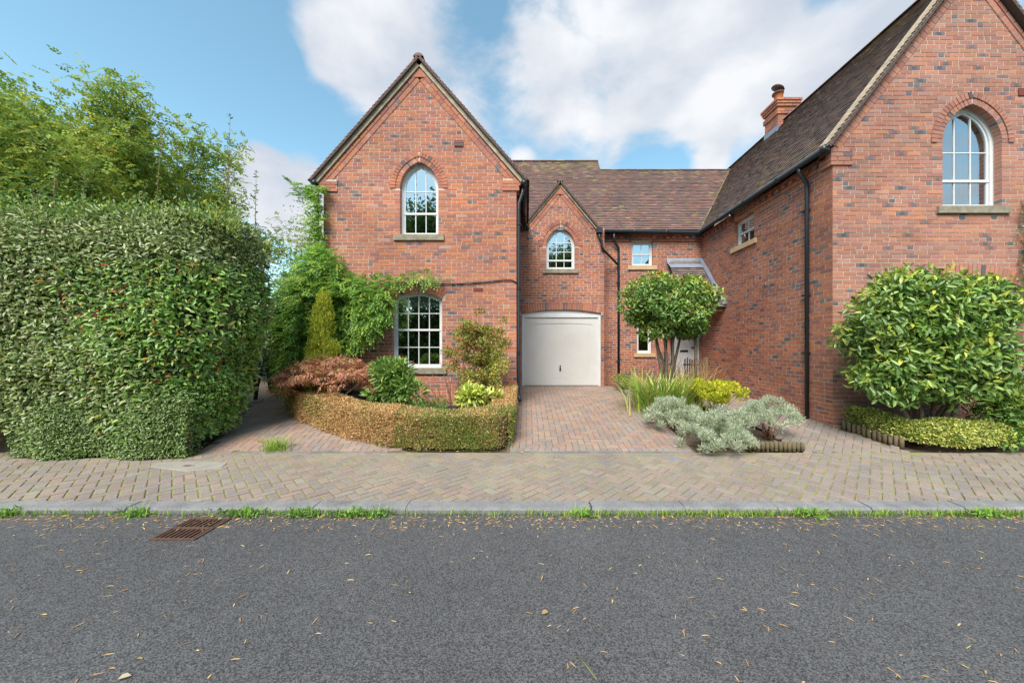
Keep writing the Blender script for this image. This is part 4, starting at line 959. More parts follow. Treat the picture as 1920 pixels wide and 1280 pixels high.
P = np.stack([x, y, z + .04 * np.sin(x * 7)], 1); Nn = np.tile(np.array([[0, -1., .3]]), (n, 1)); hedge_leaves(H3, P, Nn, .038, .019, [(.095, .15, .05), (.075, .125, .045), (.12, .18, .06), (.14, .195, .06)], 0, 'leaf')
m = MB()
for _ in range(60):
    x = RNG.uniform(-7.2, -4.6); tube(m, [(x - .1, 5.05, .04), (x - .1 + RNG.normal(0, .05), 5.02, .35), (x - .1 + RNG.normal(0, .05), 4.98, .55)], [.01, .007, .003], 4, False)
stuff(m.build('stems', 'stem', H3))

# ------------------------------------------------------------------ low box hedge round the front bed
HP = [(-.40, 7.3), (-.40, 6.4), (-.40, 5.62), (-.40, 5.5), (-.41, 5.44), (-.47, 5.43), (-.60, 5.43), (-.9, 5.43), (-1.3, 5.42), (-1.9, 5.45), (-2.55, 5.70), (-3.2, 6.02), (-3.8, 6.42), (-4.25, 6.78), (-4.55, 7.05)]
BH = thing('box_hedge', 'low clipped box hedge, brown with dieback, curving round front bed', 'hedge', (-1.9, 5.45, .1))
hp = np.array(HP)
for _ in range(3):
    a_, b_ = hp[:-1] * .75 + hp[1:] * .25, hp[:-1] * .25 + hp[1:] * .75; hp = np.concatenate([hp[:1], np.stack([a_, b_], 1).reshape(-1, 2), hp[-1:]])
sl_ = np.linalg.norm(np.diff(hp, axis=0), axis=1); cum = np.concatenate([[0], np.cumsum(sl_)])
HT = np.gradient(hp, axis=0); HT /= np.linalg.norm(HT, axis=1, keepdims=True)
def hedge_path(t): i = np.clip(np.searchsorted(cum, t, side='right') - 1, 0, len(sl_) - 1); f = (t - cum[i]) / sl_[i]; p = hp[i] + (hp[i + 1] - hp[i]) * f[:, None]; d = np.stack([np.interp(t, cum, HT[:, 0]), np.interp(t, cum, HT[:, 1])], 1); d = d / np.linalg.norm(d, axis=1, keepdims=True); return p, np.stack([-d[:, 1], d[:, 0]], 1)
n = 85000; t = RNG.uniform(0, cum[-1], n); p, sd2 = hedge_path(t); HH = .50 + .02 * np.sin(t * 4); hw = .19; face = RNG.random(n)
s = RNG.uniform(-1, 1, n); z = RNG.random(n); side = face < .66
s2 = np.where(side, np.sign(RNG.random(n) - .5) * (1 - RNG.random(n) ** 2 * .5), s); z2 = np.where(side, z, 1 - RNG.random(n) ** 2 * .15)
off = s2 * hw * (1 + .06 * np.sin(t * 9 + z * 6)); P = np.stack([p[:, 0] + sd2[:, 0] * off, p[:, 1] + sd2[:, 1] * off, np.zeros(n)], 1); g0 = np.interp(P[:, 1], [q[0] for q in GP], [q[1] for q in GP]); P[:, 2] = g0 + .015 + z2 * HH + RNG.normal(0, .008, n)
Nn = np.stack([sd2[:, 0] * np.sign(s2) * side, sd2[:, 1] * np.sign(s2) * side, np.where(side, .25, 1)], 1)
gp = .5 + .32 * np.sin(P[:, 0] * 3.1 + 1) * np.sin(P[:, 2] * 4 + P[:, 0] * 2) + np.where(P[:, 0] > -2.0, .24, -.36) - (P[:, 0] > -.62) * (P[:, 1] > 5.75) * .8 - (Nn[:, 2] > .8) * .15
isg = RNG.random(n) < np.clip(gp, .03, .9); C = np.where(isg[:, None], pick([(.11, .17, .04), (.14, .20, .045), (.08, .13, .035), (.19, .22, .05)], n), pick([(.40, .28, .15), (.33, .22, .11), (.46, .34, .20), (.27, .17, .09)], n))
leaves(BH, P, Nn * .6 + np.array([0, 0, .45]) + rdir(n) * .7, Nn + rdir(n) * .5, .028 * RNG.uniform(.7, 1.3, n), .014, C, 'leaf_matt')
m = MB()
for tt in np.arange(.1, cum[-1], .12):
    (q,), _ = hedge_path(np.array([tt])); gq = gz(q[1]) - .04; tube(m, [(q[0], q[1], gq), (q[0] + RNG.normal(0, .02), q[1] + RNG.normal(0, .02), gq + .3), (q[0] + RNG.normal(0, .06), q[1] + RNG.normal(0, .06), gq + .46)], [.012, .009, .004], 5, False)
    for _ in range(5): tube(m, [(q[0], q[1], gq + RNG.uniform(.1, .4)), (q[0] + RNG.normal(0, .1), q[1] + RNG.normal(0, .1), gq + RNG.uniform(.3, .48))], [.006, .003], 4, False)
stuff(m.build('stems', 'stem', BH))
m = MB()
ring_ = [hp[i] for i in range(len(hp))]
for (ax, ay), (bx_, by_) in zip(hp[::3].tolist(), hp[3::3].tolist()):
    d = Vector((bx_ - ax, by_ - ay)).normalized(); nx, ny = -d.y * .07, d.x * .07; za, zb_ = gz(ay), gz(by_)
    m.add([(ax - nx, ay - ny, za - .02), (bx_ - nx, by_ - ny, zb_ - .02), (bx_ + nx, by_ + ny, zb_ - .02), (ax + nx, ay + ny, za - .02), (ax - nx, ay - ny, za + .36), (bx_ - nx, by_ - ny, zb_ + .36), (bx_ + nx, by_ + ny, zb_ + .36), (ax + nx, ay + ny, za + .36)], BF)
m.build('solid_core', 'stem', BH)  # solid core added along the hedge, not modelled branches

# ------------------------------------------------------------------ plants of the front bed
def at(px, py, Y): return ((px - VX) * Y / F, Y, CH - (py - VY) * Y / F)
# golden conifer: upright feathery cone
x, y, _ = at(606, 650, 6.95); b = []
for i in range(46):
    f = (i / 45) ** .9; r = .40 * (1 - f) ** .8 + .03; a = RNG.uniform(0, 6.28); b.append((x + r * .6 * math.cos(a), y + r * .45 * math.sin(a), .75 + 1.85 * f, .09 + r * .25, .08 + r * .2, .17))
shrub('golden_conifer', 'bright yellow-green conical conifer in front of wisteria', 'conifer', (x, y, .33), b, 15000, .055, .014, [(.30, .33, .04), (.25, .30, .035), (.36, .36, .06), (.18, .23, .035)], 'leaf_matt', .8, .5, 1.0, .45, 1, .03, tipcol=None)
# Japanese maple
b = []
for _ in range(60):
    a = RNG.uniform(0, 6.28); r = math.sqrt(RNG.random()); b.append((-3.62 + .98 * r * math.cos(a), 6.65 + .5 * r * math.sin(a), 1.36 - .38 * r * r + RNG.normal(0, .05), .21, .19, .07))
MP = thing('japanese_maple', 'spreading dome of pink-bronze cut-leaf maple above box hedge', 'shrub', (-3.7, 6.75, .3))
P, o = blobs_pts(b, 2600, .8); D = rdir(len(P)) * .6 + o * .6 - np.array([0, 0, .35]); Ps, Ds, Us = sprays(P, D, 7, .05, .012, .05, .3); col = np.tile(pick([(.34, .16, .135), (.40, .20, .16), (.28, .135, .105), (.30, .18, .10), (.44, .26, .20), (.20, .15, .07)], len(P)), (7, 1))
leaves(MP, Ps, Ds, Us, .062 * RNG.uniform(.7, 1.2, len(Ps)), .012, col, 'leaf_matt', name='crown')
stems(MP, (-3.7, 6.75, .28), [(-4.2, 6.6, 1.2), (-3.2, 6.6, 1.25), (-3.6, 6.5, 1.3), (-2.95, 6.7, 1.1), (-4.4, 6.8, 1.0)], .035, .008, 'bark', 'branch', .1)
# black trough behind the hedge
TR = thing('planter_trough', 'long black planter trough below the bronze maple', 'planter', (-3.1, 6.9, .3))
m = MB(); box(m, -3.75, -2.65, 6.75, 7.05, .26, .78); m.build('body', 'black', TR); m = MB(); box(m, -3.78, -2.62, 6.72, 7.08, .775, .80); m.build('rim', 'black', TR); m = MB(); box(m, -3.72, -2.68, 6.78, 7.02, .79, .815); m.build('soil', 'soil', TR)
# rhododendron
b = lumpy(-2.42, 6.45, .88, .55, .42, .44, 18, .36)
shrub('rhododendron', 'mid-green rhododendron with long whorled leaves below wide sash window', 'shrub', (-2.42, 6.45, .25), b, 2400, .125, .036, [(.10, .19, .045), (.14, .24, .06), (.08, .15, .04), (.20, .27, .08)], 'leaf', .35, 1.0, .25, .45, 6, .014)
# low mixed greenery to its right
b = lumpy(-1.75, 6.25, .48, .36, .3, .26, 10, .4)
shrub('low_fern_plant', 'small feathery green plant between rhododendron and spotted laurel', 'plant', (-1.75, 6.25, .23), b, 2200, .05, .014, [(.10, .18, .05), (.14, .20, .06), (.08, .14, .05)], 'leaf_matt', .6, .7, .5, .6, 4, .008)
# nandina
b = [(-1.02 + RNG.normal(0, .17), 6.85 + RNG.normal(0, .13), .8 + RNG.random() * 1.2, .10, .10, .09) for _ in range(70)] + [(-1.05 + RNG.normal(0, .27), 6.85 + RNG.normal(0, .14), 1.95 + RNG.normal(0, .12), .11, .10, .05) for _ in range(26)] + [(-1.5, 6.8, 1.55, .16, .12, .1), (-.55, 6.85, 1.75, .17, .12, .05), (-1.45, 6.8, 1.25, .15, .1, .1)]
shrub('heavenly_bamboo', 'tall loose shrub with red-flushed green leaves beside the downpipe corner', 'shrub', (-1.05, 6.85, .28), b, 7000, .062, .022, [(.13, .20, .045), (.18, .24, .05), (.10, .15, .04), (.30, .10, .05), (.27, .15, .06), (.20, .26, .07)], 'leaf_matt', .9, .7, .2, .7, 9, .011)
b = lumpy(-.62, 6.9, 1.30, .26, .22, .50, 16, .4)
shrub('golden_euonymus', 'upright yellow variegated euonymus against brick beside the downpipe', 'shrub', (-.75, 7.1, .3), b, 2600, .045, .022, [(.36, .34, .07), (.42, .40, .14), (.24, .27, .06), (.14, .19, .05)], 'leaf', .5, .8, .3, .6, 4, .012)
b = lumpy(-.86, 6.15, .72, .33, .27, .28, 14, .38)
shrub('spotted_laurel', 'gold-spotted laurel with broad pale leaves at corner of box hedge', 'shrub', (-.88, 6.15, .22), b, 800, .12, .048, [(.30, .36, .07), (.36, .40, .10), (.20, .28, .05), (.42, .42, .15)], 'leaf', .4, 1.0, .15, .45, 5, .012)
TW = thing('bare_shrub', 'leggy shrub of bare brown twigs under end of window sill', 'shrub', (-1.35, 6.5, .25))
stems(TW, (-1.35, 6.5, .25), [(-1.75, 6.45, 1.15), (-1.6, 6.5, 1.35), (-1.4, 6.45, 1.3), (-1.25, 6.5, 1.2), (-1.85, 6.5, .95), (-1.5, 6.45, 1.05)], .013, .004, 'stem', 'stem', .08)
PT = thing('plant_pot', 'round black plastic pot half hidden beside spotted laurel', 'pot', (-1.42, 6.35, .22))
m = MB(); tube(m, [(-1.42, 6.35, .22), (-1.42, 6.35, .52)], [.13, .17], 18, False); m.build('body', 'black', PT, True); m = MB(); tube(m, [(-1.42, 6.35, .50), (-1.42, 6.35, .54)], .185, 18); m.build('rim', 'black', PT, True)
# wisteria
WS = thing('wisteria', 'wisteria smothering corner of left house and trailing over window arch', 'climber', (-4.4, 7.4, .36))
wb = [(-4.35, 7.35, 2.2, .62, .3, 1.0), (-4.6, 7.3, 1.7, .5, .35, .8), (-3.65, 7.3, 2.65, .6, .22, .42), (-3.2, 7.35, 2.55, .36, .2, .5), (-3.45, 7.3, 2.15, .36, .2, .42), (-4.35, 7.35, 3.2, .45, .25, .5), (-4.9, 7.5, 2.4, .5, .35, .8), (-4.7, 7.4, 1.0, .5, .3, .5), (-4.1, 7.3, 1.75, .5, .25, .6), (-5.2, 7.8, 1.8, .4, .4, .8), (-3.85, 7.2, 1.75, .3, .15, .2)]
P, o = blobs_pts(wb, 6000, .6); k1 = np.stack([RNG.uniform(-3.3, -2.2, 60), np.full(60, 7.56) - RNG.random(60) * .06, 3.10 + RNG.normal(0, .05, 60)], 1); k1[:, 2] += .12 * (k1[:, 0] + 2.6)
k2 = np.stack([RNG.uniform(-2.3, -1.55, 14), np.full(14, 7.56), 3.12 + RNG.normal(0, .03, 14)], 1)
k3 = np.stack([-4.50 + RNG.normal(0, .08, 230), np.full(230, 7.58), RNG.uniform(3.0, 5.1, 230)], 1); k4 = np.stack([-4.75 + RNG.normal(0, .16, 40), np.full(40, 7.6), 4.95 + RNG.normal(0, .12, 40)], 1)
P = np.concatenate([P, k1, k2, k3, k4]); n = len(P); o = np.concatenate([o, np.tile(np.array([[0, -1., .2]]), (n - len(o), 1))])
Ps, Ds, Us = sprays(P, o * .8 + rdir(n) * .8 - np.array([0, .15, .25]), 11, .05, .02, .20, .35); colw = np.tile(pick([(.16, .28, .07), (.13, .24, .065), (.21, .33, .075), (.10, .19, .06), (.27, .37, .08)], n), (11, 1))
keepw = Ps[:, 1] < 7.61; keepw |= Ps[:, 0] < -4.42; keepw &= ~((Ps[:, 0] > -4.6) & (Ps[:, 0] < -3.5) & (Ps[:, 2] < 2.65) & (Ps[:, 1] < 7.22)); leaves(WS, Ps[keepw], Ds[keepw], Us[keepw], .068 * RNG.uniform(.75, 1.2, int(keepw.sum())), .027, colw[keepw], 'leaf_matt')
tubep('trunk', 'bark', WS, [(-4.45, 7.45, .33), (-4.5, 7.4, 1.1), (-4.42, 7.5, 2.0), (-4.47, 7.55, 3.2), (-4.48, 7.57, 5.0)], [.05, .045, .035, .022, .012], 7); tubep('vine', 'bark', WS, [(-4.42, 7.5, 2.6), (-3.7, 7.55, 2.95), (-3.0, 7.59, 3.0), (-2.2, 7.595, 3.06), (-1.6, 7.595, 3.1)], [.025, .02, .014, .009, .004], 6)

# ------------------------------------------------------------------ middle bed
x, y = 3.18, 8.0; b = boxy(x, y, 2.55, .90, .62, .62, 75, .24, 2.6)
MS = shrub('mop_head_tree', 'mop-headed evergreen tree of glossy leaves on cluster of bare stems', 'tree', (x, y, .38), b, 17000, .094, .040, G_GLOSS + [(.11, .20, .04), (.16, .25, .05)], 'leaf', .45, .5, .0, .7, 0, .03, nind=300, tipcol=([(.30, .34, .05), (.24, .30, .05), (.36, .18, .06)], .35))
stems(MS, (3.2, 8.0, .36), [(2.85, 8, 2.2), (3.05, 7.9, 2.3), (3.2, 8.05, 2.4), (3.35, 8, 2.3), (3.55, 8.0, 2.2), (3.3, 7.8, 2.1), (2.95, 8.1, 2.0)], .042, .022, 'bark', 'trunk', .06)
tubep('stake', 'bark', MS, [(3.80, 7.9, .36), (3.78, 7.9, 2.1)], .03, 7)
ST = thing('strap_leaved_clump', 'arching clump of long green strap leaves beside the driveway', 'plant', (2.75, 7.2, .3)); n = 620
P = np.stack([2.80 + RNG.normal(0, .30, n), 7.25 + RNG.normal(0, .28, n), np.full(n, .30)], 1); az = np.arctan2(P[:, 1] - 7.25, P[:, 0] - 2.8) + RNG.normal(0, .7, n); blades(ST, P, az, RNG.uniform(.6, 1.1, n), RNG.uniform(.3, 1.0, n), RNG.uniform(.016, .03, n), pick([(.16, .26, .05), (.20, .31, .055), (.12, .20, .045), (.25, .32, .07), (.32, .27, .10)], n), 'leaf')
TG = thing('dry_grass', 'tan dried grass stems leaning across the path to front door', 'grass', (3.6, 8.3, .4)); n = 260
P = np.stack([3.75 + RNG.normal(0, .32, n), 8.3 + RNG.normal(0, .2, n), np.full(n, .38)], 1); blades(TG, P, RNG.normal(0, 1.1, n), RNG.uniform(.7, 1.25, n), RNG.uniform(.15, .8, n), RNG.uniform(.008, .014, n), pick([(.40, .27, .13), (.34, .22, .11), (.45, .33, .18), (.25, .16, .08)], n))
b = lumpy(2.6, 9.3, .74, .27, .24, .20, 10, .45)
shrub('round_variegated_bush', 'small rounded yellow-edged bush beside garage pier', 'shrub', (2.6, 9.3, .45), b, 2400, .035, .018, [(.24, .26, .06), (.14, .19, .05), (.09, .14, .045), (.34, .33, .12)], 'leaf', .5, .8, .3, .6, 3, .01)
m = None
for i in range(11):
    yy = 6.6 + i * .27; xx = 2.56 + RNG.normal(0, .03); mm = MB(); d = rdir(14); vs = []; nseg = 8
    r1, r2, r3 = RNG.uniform(.08, .13), RNG.uniform(.10, .15), RNG.uniform(.07, .11)
    for a in range(5):
        ph = math.pi * a / 4
        for k in range(nseg):
            th = 2 * math.pi * k / nseg; q = 1 + RNG.normal(0, .09); vs.append((xx + r1 * q * math.sin(ph) * math.cos(th), yy + r2 * q * math.sin(ph) * math.sin(th), gz(yy) + .03 + r3 * math.cos(ph) * (1 + RNG.normal(0, .05))))
    mm.add(vs, [(a * nseg + k, (a + 1) * nseg + k, (a + 1) * nseg + (k + 1) % nseg, a * nseg + (k + 1) % nseg) for a in range(4) for k in range(nseg)])
    tag(mm.build('edging_stone', 'rock'), 'rough grey-brown stone edging the bed along the driveway', 'stone', 'stones edging the driveway bed')
b = [(3.62 + RNG.normal(0, .22), 6.75 + RNG.normal(0, .22), .62 + RNG.random() * .30, .085, .085, .07) for _ in range(54)]
shrub('golden_spurge', 'bright lime-yellow spurge behind the silver shrubs', 'plant', (3.62, 6.75, .27), b, 5200, .05, .019, [(.38, .38, .035), (.44, .42, .04), (.30, .32, .03), (.22, .27, .03)], 'leaf_matt', .7, .7, .35, .5, 14, .006)
SILV = [(.29, .335, .285), (.36, .40, .36), (.23, .28, .22), (.18, .215, .14), (.41, .45, .415)]
for lab, bx_, by_, r, nl, hgt in (('mounded silver-leaved shrub spilling over bed edge next to driveway', 2.55, 6.05, .42, 9000, .60), ('sprawling silver-leaved shrub flopping onto the pavement', 2.82, 5.30, .46, 9500, .52), ('leggy silver-leaved shrub with bare brown stems inside log edging', 3.95, 5.75, .40, 4600, .62)):
    b = []; gzv = gz(by_)
    for _ in range(75):
        a = RNG.uniform(0, 6.28); q = math.sqrt(RNG.random()); hz_ = hgt * math.sqrt(max(0, 1 - q * q * .8)); b.append((bx_ + r * 1.15 * q * math.cos(a), by_ + r * q * math.sin(a), gzv + (hz_ * RNG.uniform(.72, 1.0) if 'leggy' in lab else hz_ * RNG.uniform(.25, 1.02)), .062, .062, .062))
    shrub('silver_shrub', lab, 'shrub', (bx_, by_, gzv - .02), b, nl, .048, .0075, SILV, 'leaf_matt', .9, .7, .75, .45, 22 if 'leggy' in lab else 10, .007, stem_mat='stem')
b = [(3.3 + RNG.normal(0, .25), 5.75 + RNG.normal(0, .15), .32 + RNG.random() * .28, .09, .09, .09) for _ in range(26)]
shrub('silver_shrub', 'small silver-leaved shrub between the mounded and the leggy one', 'shrub', (3.3, 5.75, .14), b, 3800, .048, .0075, SILV, 'leaf_matt', .9, .7, .75, .45, 10, .006, stem_mat='stem')
def logroll(lab, pts, h, group):
    t = thing('log_edging', lab, 'edging', (pts[0][0], pts[0][1], gz(pts[0][1])), group); d = 0
    for (ax, ay), (bx_, by_) in zip(pts, pts[1:]):
        L_ = math.hypot(bx_ - ax, by_ - ay); n = max(1, int(L_ / .062))
        for i in range(n):
            f = (i + .5) / n; x_, y_ = ax + (bx_ - ax) * f, ay + (by_ - ay) * f; g = gz(y_); hh = h + RNG.normal(0, .006)
            tubep('log', 'log', t, [(x_, y_, g - .04), (x_ + RNG.normal(0, .003), y_, g + hh - .006), (x_, y_, g + hh)], [.029, .029, .022], 8)
logroll('half-log roll edging in front of the leggy silver shrub', [(3.32, 5.3), (4.16, 5.27)], .12, None)
logroll('brown log roll edging sloping along the variegated low hedge', [(5.46, 6.1), (5.55, 5.75), (5.72, 5.33)], .15, None)
PF = thing('picket_fence', 'low brown wooden picket fence before the front door', 'fence', (4.6, 9.2, .45))
for i in range(9): boxp('picket', 'wood', PF, 4.12 + i * .062, 4.15 + i * .062, 9.2, 9.22, .45, 1.32 + .03 * math.sin(i * 1.7))
boxp('rail', 'wood', PF, 4.1, 4.66, 9.222, 9.25, .65, .69); boxp('rail', 'wood', PF, 4.1, 4.66, 9.222, 9.25, 1.14, 1.18); boxp('post', 'wood', PF, 4.655, 4.72, 9.19, 9.255, .45, 1.36)

# ------------------------------------------------------------------ right bed
b = boxy(6.12, 5.36, 1.78, 1.18, .34, .98, 190, .22, 3.0)
b = [(bx_, min(by_, 5.8), bz, c1, min(c2, .2), c3) for bx_, by_, bz, c1, c2, c3 in b if bz < 2.82 - .42 * max(0, abs(bx_ - 6.35) - .45) and not (bz < 1.0 and 5.8 < bx_ < 6.45)]
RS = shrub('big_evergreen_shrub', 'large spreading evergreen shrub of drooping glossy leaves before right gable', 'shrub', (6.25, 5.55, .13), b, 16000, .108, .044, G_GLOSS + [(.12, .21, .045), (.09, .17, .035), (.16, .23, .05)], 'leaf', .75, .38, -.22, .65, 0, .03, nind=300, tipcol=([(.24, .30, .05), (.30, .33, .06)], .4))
stems(RS, (6.12, 5.55, .10), [(5.4, 5.4, 1.6), (5.9, 5.5, 1.9), (6.2, 5.5, 2.2), (5.65, 5.3, 1.2)], .032, .012, 'bark', 'trunk', .12); stems(RS, (6.42, 5.6, .10), [(6.9, 5.4, 1.8), (6.5, 5.5, 2.3), (7.1, 5.5, 1.4), (6.55, 5.3, 1.5), (7.3, 5.5, 2.0)], .034, .012, 'bark', 'trunk', .12)
n = 15000; pts = np.array([(5.50, 6.0), (5.62, 5.72), (5.85, 5.42), (6.25, 5.36), (6.75, 5.38), (7.05, 5.4)]); sg = np.linalg.norm(np.diff(pts, axis=0), axis=1); cu = np.concatenate([[0], np.cumsum(sg)]); t = RNG.uniform(0, cu[-1], n)
px_ = np.interp(t, cu, pts[:, 0]); py_ = np.interp(t, cu, pts[:, 1]); a = RNG.uniform(-.25, math.pi + .25, n); r = 1 - RNG.random(n) ** 2 * .4; wv = 1 + .12 * np.sin(t * 7); Pv = np.stack([px_ + .04 * RNG.normal(size=n) + .10, py_ - .23 * np.cos(a) * r * wv, np.interp(py_, [q[0] for q in GP], [q[1] for q in GP]) + .14 + .27 * np.sin(a) * r * wv], 1)
EH = thing('low_variegated_hedge', 'low yellow-variegated euonymus hedge spilling over log edging', 'hedge', (6.2, 5.4, .1)); Nn = np.stack([np.zeros(n), -np.cos(a), np.sin(a)], 1)
ok = Pv[:, 2] > .08; leaves(EH, Pv[ok], (Nn * .7 + rdir(n) * .6)[ok], (Nn + rdir(n) * .4)[ok], .036 * RNG.uniform(.7, 1.2, int(ok.sum())), .02, pick([(.28, .30, .05), (.36, .36, .09), (.20, .25, .045), (.12, .18, .045), (.42, .41, .16), (.09, .14, .04)], int(ok.sum())), 'leaf')
stems(EH, (6.2, 5.45, .08), [(5.6, 5.8, .3), (5.9, 5.5, .32), (6.6, 5.45, .3), (7.0, 5.45, .3)], .012, .005, 'stem', 'stem', .03)
b = lumpy(7.45, 5.40, .85, .48, .35, .62, 22, .4) + lumpy(7.2, 5.25, .30, .3, .22, .22, 8, .45)
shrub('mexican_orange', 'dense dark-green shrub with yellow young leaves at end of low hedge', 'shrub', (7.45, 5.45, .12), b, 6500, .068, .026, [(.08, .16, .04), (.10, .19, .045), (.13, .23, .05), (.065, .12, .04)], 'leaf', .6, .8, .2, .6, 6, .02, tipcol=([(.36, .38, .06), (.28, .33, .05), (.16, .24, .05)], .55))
IV = thing('ivy', 'ivy growing up brick wall at edge of right gable', 'climber', (8.75, 6.12, .2)); n = 900
P = np.stack([8.85 + RNG.normal(0, .14, n), 6.13 - RNG.random(n) * .12, RNG.uniform(2.3, 4.3, n)], 1); leaves(IV, P, rdir(n) * .6 + np.array([0, -.4, -.5]), rdir(n) * .3 + np.array([0, -1., .3]), .06 * RNG.uniform(.7, 1.3, n), .045, pick(G_DARK + G_GLOSS, n), 'leaf'); tubep('vine', 'bark', IV, [(8.95, 6.13, .15), (8.9, 6.14, 2.0), (8.85, 6.14, 4.2)], [.02, .015, .006], 6)

# ------------------------------------------------------------------ beyond the garden
tree('robinia_tree', 'large airy robinia tree with pinnate yellow-green leaves above tall hedge', (-13.9, 11.5, .5), 7.9, 4.9, 19, 13, .17, 15000, .085, .056, [(.17, .23, .05), (.22, .265, .055), (.13, .195, .045), (.26, .28, .06), (.10, .165, .045)], True, None, (.5, 0), .30, .28, .45)
tree('robinia_tree', 'second robinia behind the hedge, fuller and darker, at side road', (-17.8, 12.5, .5), 8.8, 5.0, 17, 12, .2, 14000, .09, .06, [(.10, .17, .04), (.13, .20, .045), (.08, .14, .04), (.16, .22, .05)], True, None, (0, 0), .36, .25, .45)
tree('garden_tree', 'pale green tree in back garden between hedge and house', (-8.6, 14.5, .5), 6.6, 2.4, 12, 8, .12, 9000, .085, .045, [(.17, .24, .06), (.22, .28, .08), (.13, .19, .05), (.26, .28, .06)], False, None, (0, 0), .42, .2, .5)
tree('garden_tree', 'yellowish small tree rising behind the dark conifer', (-6.6, 12.5, .5), 5.2, 1.6, 9, 7, .09, 6000, .075, .04, [(.22, .26, .06), (.28, .29, .07), (.17, .23, .05)], False, None, (0, 0), .32, .15, .5)
tree('garden_tree', 'dark bushy tree behind hedge beside the side road', (-11.5, 9.0, .45), 4.6, 2.4, 12, 8, .12, 9000, .085, .045, [(.07, .14, .035), (.10, .18, .04), (.05, .10, .03)], False, None, (0, 0), .45, .1, .4)
b = []
for i in range(40):
    f = i / 39; r = .42 * (1 - f * .6); b.append((-6.35 + RNG.normal(0, r * .4), 8.2 + RNG.normal(0, r * .4), .9 + 1.6 * f, .22, .22, .22))
shrub('dark_conifer', 'dark green clipped conifer beside garden path', 'conifer', (-6.35, 8.2, .40), b, 9000, .05, .012, [(.035, .075, .028), (.05, .095, .03), (.028, .06, .025)], 'leaf_matt', .7, .6, .4, .5, 2, .04)
GF = thing('garden_gate', 'weathered vertical-board side gate beyond bins', 'gate', (-6.0, 10.6, .5))
for i in range(11): boxp('board', 'wood', GF, -6.75 + i * .155, -6.60 + i * .155, 10.6, 10.625, .52, 2.28 + RNG.normal(0, .006))
boxp('rail', 'wood', GF, -6.75, -5.05, 10.627, 10.66, .8, .9); boxp('rail', 'wood', GF, -6.75, -5.05, 10.627, 10.66, 1.9, 2.0); boxp('post', 'wood', GF, -5.04, -4.93, 10.58, 10.69, .45, 2.35); boxp('post', 'wood', GF, -6.87, -6.76, 10.58, 10.69, .45, 2.35)
def bin_(lab, x, y, mat_):
    t = thing('wheelie_bin', lab, 'bin', (x, y, gz(y)), 'bins by the side gate'); g = gz(y); m = MB()
    m.add([(x - .22, y - .27, g + .04), (x + .22, y - .27, g + .04), (x + .22, y + .27, g + .04), (x - .22, y + .27, g + .04), (x - .29, y - .34, g + .95), (x + .29, y - .34, g + .95), (x + .29, y + .34, g + .95), (x - .29, y + .34, g + .95)], BF); m.build('body', mat_, t)
    m = MB(); m.add([(x - .31, y - .37, g + .955), (x + .31, y - .37, g + .955), (x + .31, y + .37, g + .955), (x - .31, y + .37, g + .955), (x - .27, y - .32, g + 1.0), (x + .27, y - .32, g + 1.0), (x + .27, y + .33, g + 1.06), (x - .27, y + .33, g + 1.06)], BF); m.build('lid', mat_, t)
    for sx in (-.23, .23): m = MB(); tube(m, [(x + sx - .03, y + .27, g + .1), (x + sx + .03, y + .27, g + .1)], .1, 14); m.build('wheel', 'black', t)
    m = MB(); tube(m, [(x - .25, y + .38, g + .9), (x + .25, y + .38, g + .9)], .016, 8); m.build('handle', 'black', t)
MT['brown_bin'] = material('brown_plastic', (.085, .035, .025), .5)
bin_('black wheelie bin standing beside the dark conifer', -6.18, 9.0, 'black'); bin_('brown wheelie bin beside wisteria', -5.50, 9.0, 'brown_bin')
for i, (x, y, h, sp_) in enumerate(((-9, -13, 13.5, 5.2), (3.0, -14, 11.5, 4.6), (-1.5, -17, 9.5, 4.4), (-16, -15, 12, 5), (9, -16, 7, 4))):
    tree('roadside_tree', ['tall dense tree across the road, reflected in the gable window', 'broad tree across the road opposite garage', 'shorter tree set back across the road', 'tall tree across the road opposite the side road', 'low tree across the road opposite right gable'][i], (x, y, 0), h, sp_, 14, 9, .25, 13000, .30, .17, [(.06, .11, .03), (.08, .14, .035), (.05, .09, .03)], False, 'trees across the road', (0, 0), .8, .22, .45)

RH = thing('roadside_hedge', 'tall dark hedge across the road behind the trees', 'hedge', (-3, -10.5, 0))
n = 32000; P = np.stack([RNG.uniform(-28, 22, n), -10.3 + RNG.normal(0, .45, n), RNG.random(n) * 4.6 + .3 * RNG.normal(size=n)], 1); P[:, 2] = np.abs(P[:, 2]) * (1 + .15 * np.sin(P[:, 0] * .8)); leaves(RH, P, rdir(n), rdir(n) + np.array([0, .8, .5]), .28 * RNG.uniform(.6, 1.2, n), .16, pick([(.06, .11, .03), (.08, .14, .035), (.05, .09, .03)], n), 'leaf_matt')
m = MB(); box(m, -28, 22, -11.9, -11.2, -.05, 3.8); m.build('solid_core', 'bark', RH)  # solid block added behind the leaves to close the gaps
